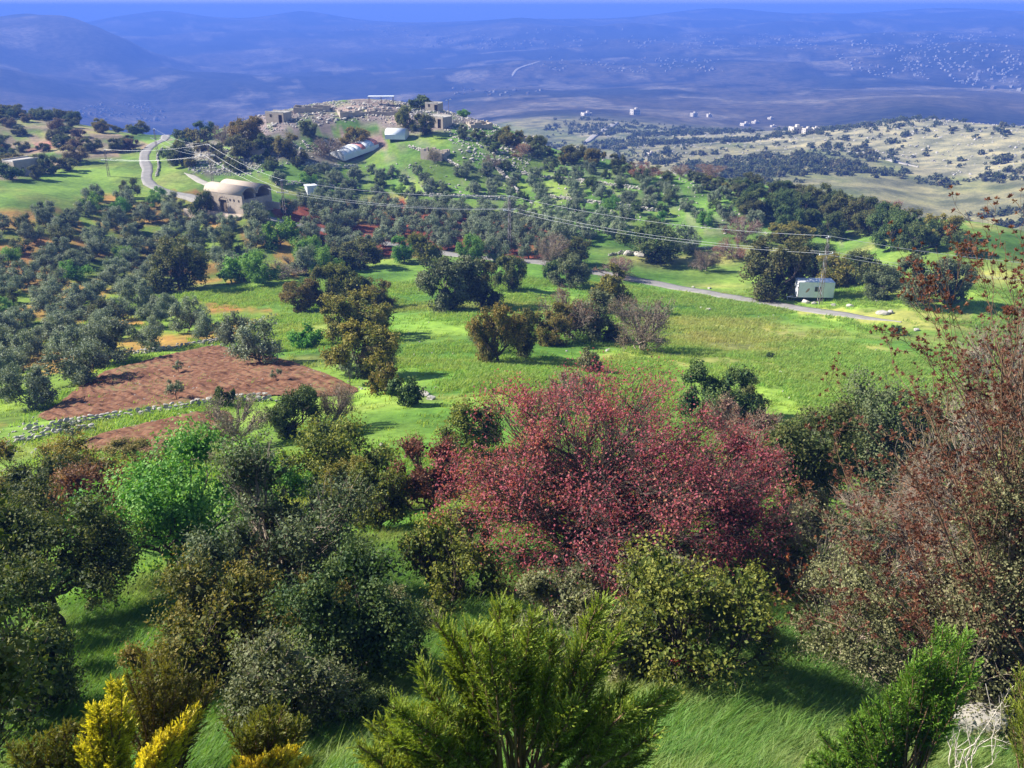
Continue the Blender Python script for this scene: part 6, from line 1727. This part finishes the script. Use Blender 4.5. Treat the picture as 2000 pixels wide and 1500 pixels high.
def world_scatter(polys_px, n_, seed, dmin, dmax, azr=(-40, 40)):
    rr = np.random.default_rng(seed)
    a = np.radians(rr.uniform(*azr, n_ * 14)); d = np.sqrt(rr.uniform(dmin ** 2, dmax ** 2, n_ * 14))
    x, y = d * np.sin(a), d * np.cos(a); z = height(x, y)
    sx, sy, _ = project(np.column_stack([x, y, z]))
    ok = np.zeros(len(x), bool)
    for p in polys_px: ok |= inpoly(sx, sy, p)
    k = np.nonzero(ok)[0][:n_]
    return np.column_stack([x, y, z])[k]
rubble('rubble', 'pale limestone rubble strewn over the village hilltop', world_scatter([[(490, 228), (600, 200), (780, 195), (890, 205), (960, 240), (870, 250), (780, 246), (720, 236), (620, 246), (500, 262)]], 3600, 1, 255, 345, (-22, 2)), .3, 1.25, 3)
rubble('rubble', 'loose limestone rubble on the slope below the village', np.concatenate([world_scatter([[(350, 280), (480, 285), (700, 268), (720, 290), (600, 312), (480, 345), (370, 340)], [(860, 250), (960, 240), (1050, 290), (1020, 350), (900, 300)]], 2600, 2, 220, 330, (-24, 6)),
       world_scatter([[(620, 330), (1100, 300), (1500, 370), (1800, 440), (1400, 470), (1000, 400)]], 1300, 4, 190, 300, (-16, 28))]), .3, 1.1, 4)
rubble('rubble', 'scattered pale stones on the far tan hillside', world_scatter([[(1560, 275), (1800, 232), (2100, 246), (2100, 345), (1900, 350), (1700, 310)], [(1150, 250), (1560, 262), (1560, 340), (1300, 345)]], 2200, 6, 480, 960, (2, 36)), .8, 2.4, 5)
rubble('rubble', 'small pale stones scattered over the meadow and ploughed ground', np.concatenate([world_scatter([[(-20, 850), (430, 668), (735, 762), (430, 800), (0, 900)]], 1000, 7, 50, 110, (-34, -4)), world_scatter([[(600, 560), (1900, 600), (1850, 760), (700, 860)]], 110, 8, 45, 140, (-14, 32)),
       world_scatter([[(520, 400), (1120, 420), (1100, 510), (600, 490)]], 260, 9, 140, 250, (-18, 6))]), .14, .45, 6)
# dry-stone walls
def stone_wall(label, pxs, hh, seed, stone=.5, rows=3, dmin=0, step=.42):
    P_ = polyline(ground_poly(pxs, dmin), step)
    rr = np.random.default_rng(seed); Vs, Fs, off = [], [], 0
    mesh = [(np.array([v.co[:] for v in m_.vertices]), np.array([p.vertices[:] for p in m_.polygons])) for m_ in PEBS]
    base = P_[len(P_) // 2]; bz = float(height(*base))
    T_ = nrm(np.gradient(P_, axis=0))
    for k in range(len(P_)):
        a0 = math.atan2(T_[k, 1], T_[k, 0])
        nr = rows if rr.uniform() > .18 else rows - 1
        for row in range(nr):
            V_, F_ = mesh[rr.integers(len(mesh))]
            s_ = stone * rr.uniform(.75, 1.3); a = a0 + rr.normal(0, .25)
            R = np.array([[math.cos(a), -math.sin(a), 0], [math.sin(a), math.cos(a), 0], [0, 0, 1]])
            o_ = P_[k] + T_[k] * rr.uniform(-.1, .1) + np.array([-T_[k, 1], T_[k, 0]]) * rr.normal(0, .12)
            Vs.append(V_ * [s_ * 1.25, s_, s_ * 1.0] @ R.T + [o_[0] - base[0], o_[1] - base[1], float(height(*o_)) - bz + .1 + row * hh / rows + rr.normal(0, .03)])
            Fs.append(F_ + off); off += len(V_)
    e = empty('stone_wall', (base[0], base[1], bz))
    o = mesh_obj('stones', np_mesh('wall_stones', np.concatenate(Vs), [np.concatenate(Fs)], [m_rock]), e)
    o['kind'] = 'stuff'
    tag(e, label, 'wall')
stone_wall('long dry-stone wall below the big ploughed field', [(60, 845), (190, 823), (300, 808), (430, 789), (530, 782)], .7, 1, .42)
stone_wall('short dry-stone wall at the top of the ploughed field', [(255, 694), (340, 682), (432, 667)], .6, 2, .42)
stone_wall('dry-stone wall closing the second ploughed strip', [(20, 868), (120, 848), (190, 838)], .5, 3, .4)
stone_wall('terrace wall above the red soil olives', [(800, 384), (870, 386), (940, 388), (1010, 392)], .9, 4, .6, dmin=150)
stone_wall('tumbled wall running down the hillside', [(965, 325), (985, 345), (1005, 365), (1015, 385)], 1.0, 5, .7, 3, 150)
stone_wall('terrace wall among the hillside olives', [(1050, 384), (1120, 392), (1220, 405), (1300, 415)], .8, 6, .6, dmin=150)
stone_wall('upper terrace wall on the ridge slope', [(1020, 340), (1100, 350), (1180, 362), (1260, 372)], .8, 7, .6, dmin=150)
stone_wall('terrace wall below the long striped tunnel', [(590, 322), (640, 326), (700, 326)], 1.0, 8, .6, dmin=150)
stone_wall('rubble wall beside the ruined hut', [(800, 288), (830, 298), (870, 312), (900, 330)], .8, 9, .6, dmin=150)
stone_wall('pale retaining wall behind the vaulted building', [(540, 362), (590, 358), (640, 362), (660, 372)], 1.0, 10, .55, dmin=150)
stone_wall('low wall by the deep green spreading oak', [(1190, 500), (1230, 494), (1280, 498)], .6, 11, .5)
stone_wall('low wall on the grass above the road', [(1310, 492), (1370, 486), (1420, 490)], .6, 12, .45)
stone_wall('stony bank along the road bend', [(305, 345), (312, 325), (305, 305), (318, 290)], .5, 13, .5)

# ------------------------------------------------------------------ the villages across the valley
def house_mesh(name, seed, mat):
    r = random.Random(seed)
    w_, d_, h_ = r.uniform(9, 14), r.uniform(8, 12), r.choice((3.4, 6.6, 6.6, 9.6))
    parts = [box((0, 0, h_ / 2 - 1), (w_, d_, h_ + 2))]
    parts += [box((0, -d_ / 2 + .15, h_ + .4), (w_, .3, .8)), box((0, d_ / 2 - .15, h_ + .4), (w_, .3, .8)), box((-w_ / 2 + .15, 0, h_ + .4), (.3, d_ - .62, .8)), box((w_ / 2 - .15, 0, h_ + .4), (.3, d_ - .62, .8))]
    parts.append(box((w_ * .22, d_ * .15, h_ + 1.3), (3.2, 3.4, 2.6)))
    n0 = sum(len(p[1]) for p in parts)
    win = []
    for fl_ in range(int(h_ / 3.2)):
        for k in range(3):
            win.append(box((-w_ / 2 + w_ * (k + .5) / 3, -d_ / 2 - .02, 1.7 + fl_ * 3.2), (1.3, .1, 1.4)))
        for k in range(2):
            win.append(box((-w_ / 2 - .02, -d_ / 2 + d_ * (k + .5) / 2, 1.7 + fl_ * 3.2), (.1, 1.3, 1.4)))
    V_, q_ = join(parts + win)
    return np_mesh(name, V_, [q_], [mat, m_darkin], matidx=[0] * n0 + [1] * (len(q_) - n0))
HOUSES = [house_mesh('house', 40 + k, m_house if k % 3 else m_house2) for k in range(6)]
def village(pxpoly, n_, label, group, seed, smin=.8, smax=1.3, dmin=900):
    rr = random.Random(seed)
    p = np.array(pxpoly); lo, hi = p.min(0), p.max(0); c = 0; tries = 0
    while c < n_ and tries < 4000:
        tries += 1
        x, y = rr.uniform(lo[0], hi[0]), rr.uniform(lo[1], hi[1])
        if not inpoly(np.array([x]), np.array([y]), pxpoly)[0]: continue
        y = lo[1] + (round((y - lo[1]) / 5.5) * 5.5) + 2.2 * math.sin(x / 23 + seed) + rr.gauss(0, .7)
        if vnoise(x / 30, y / 12, seed) < .36: continue
        P_ = hit(x, y, dmin)
        if math.hypot(P_[0], P_[1]) > 7500: continue
        o = mesh_obj('house', HOUSES[rr.randrange(6)], None, tuple(P_))
        s_ = rr.uniform(smin, smax); o.scale = (s_, s_, s_)
        o.rotation_euler = (0, 0, face_yaw(P_) + rr.uniform(-.6, 1.0))
        tag(o, label, 'house', group); c += 1
village([(130, 218), (200, 205), (300, 205), (330, 222), (300, 236), (150, 232)], 46, 'small pale house of the village on the valley floor at the left', 'houses of the left valley village', 1, .35, .6)
village([(640, 52), (760, 55), (900, 75), (1060, 80), (1080, 95), (900, 100), (760, 80)], 50, 'tiny house of the hazy town on the far ridge', 'houses of the far ridge town', 2, .5, .95)
village([(1000, 50), (1150, 55), (1300, 70), (1600, 75), (1900, 60), (1990, 70), (1700, 88), (1300, 92), (1000, 95)], 70, 'tiny house of the long hazy town under the right skyline', 'houses of the long far town', 3, .5, .95)
village([(1640, 100), (1760, 88), (1900, 95), (2000, 110), (2000, 150), (1850, 140), (1660, 138)], 58, 'pale house of the hillside village at the far right', 'houses of the right hillside village', 4, .4, .75)
village([(1850, 150), (1900, 145), (2000, 165), (2000, 178), (1930, 174), (1870, 165)], 22, 'pale house of the cluster below the right hillside village', 'houses below the right village', 5, .35, .65)
village([(1150, 118), (1300, 116), (1420, 120), (1400, 138), (1160, 140)], 26, 'pale house of the hamlet in the middle of the far slope', 'houses of the middle hamlet', 6, .35, .65)
village([(840, 160), (990, 170), (1120, 185), (1100, 196), (900, 185)], 24, 'pale house of the scattered hamlet above the hill shoulder', 'houses of the scattered hamlet', 7, .3, .6)
m_cream = surf_mat('cream_render', (0.46, 0.41, 0.34), (0.58, 0.53, 0.45), .3, .9)  # lighter cream wall colour of the single valley houses
def far_houses(polys, n_, seed):
    rr = random.Random(seed); Vs, Qs, Ms, off = [], [], [], 0
    src = []
    for m_ in HOUSES:
        nf = 36
        src.append((np.array([v.co[:] for v in m_.vertices])[:48], np.array([p.vertices[:] for p in m_.polygons])[:nf], np.zeros(nf, int)))
    for pxpoly, share in polys:
        p = np.array(pxpoly); lo, hi = p.min(0), p.max(0); c = 0; tries = 0
        while c < n_ * share and tries < 3500:
            tries += 1
            x, y = rr.uniform(lo[0], hi[0]), rr.uniform(lo[1], hi[1])
            y = lo[1] + (round((y - lo[1]) / 4.0) * 4.0) + 2.0 * math.sin(x / 19) + rr.gauss(0, .5)
            if not inpoly(np.array([x]), np.array([y]), pxpoly)[0] or vnoise(x / 26, y / 9, 77) < .48: continue
            P_ = hit(x, y, 900)
            if math.hypot(P_[0], P_[1]) > 7000: continue
            V_, q_, mi = src[rr.randrange(6)]; a = face_yaw(P_) + rr.uniform(-.6, 1.0); s_ = rr.uniform(.2, .5)
            R = np.array([[math.cos(a), -math.sin(a), 0], [math.sin(a), math.cos(a), 0], [0, 0, 1]])
            Vs.append(V_ * s_ @ R.T + P_); Qs.append(q_ + off); Ms.append(mi); off += len(V_); c += 1
    o = mesh_obj('town', np_mesh('town', np.concatenate(Vs), [np.concatenate(Qs)], [m_house, m_darkin], matidx=np.concatenate(Ms)))
    tag(o, 'faint specks of the far hazy towns too small to tell apart', 'town', kind='stuff')
far_houses([([(620, 50), (900, 62), (1100, 78), (1500, 62), (2000, 62), (2000, 92), (1300, 100), (800, 95)], .45), ([(1620, 95), (1760, 85), (2000, 100), (2000, 180), (1850, 160), (1650, 145)], .3), ([(120, 218), (200, 200), (310, 202), (340, 225), (300, 238)], .1), ([(1050, 112), (1440, 116), (1420, 142), (1000, 140)], .15)], 850, 9)
for k, (x, y, s_, label) in enumerate(((1145, 226, .9, 'pale house with terraces on the grey valley slope'), (1240, 224, .95, 'square pale house alone on the grey valley slope'), (1355, 228, .7, 'white house, first of the line at the shoulder of the tan hill'), (1385, 229, .6, 'white house, second of the line at the shoulder of the tan hill'),
        (1455, 246, .85, 'long cream house on the brow of the tan spur'), (1475, 241, .7, 'white house behind the long cream house'), (1510, 248, .5, 'small white house right of the long cream house'), (1553, 262, .75, 'cream square house nearest the tan hill'), (1575, 260, .5, 'small pale house next to the cream square house'), (1592, 258, .45, 'last tiny pale house beside the tan hill'), (1270, 303, .45, 'small white house on the green spur below the grey slope'), (1505, 233, .6, 'pale house in the hollow behind the tan spur'))):
    P_ = hit(x, y, 420)
    o = mesh_obj('house', HOUSES[k % 6], None, tuple(P_)); o.scale = (s_,) * 3; o.rotation_euler = (0, 0, face_yaw(P_) + .4 + .2 * (k % 3))
    set_mat(o, m_cream)
    tag(o, label, 'house')
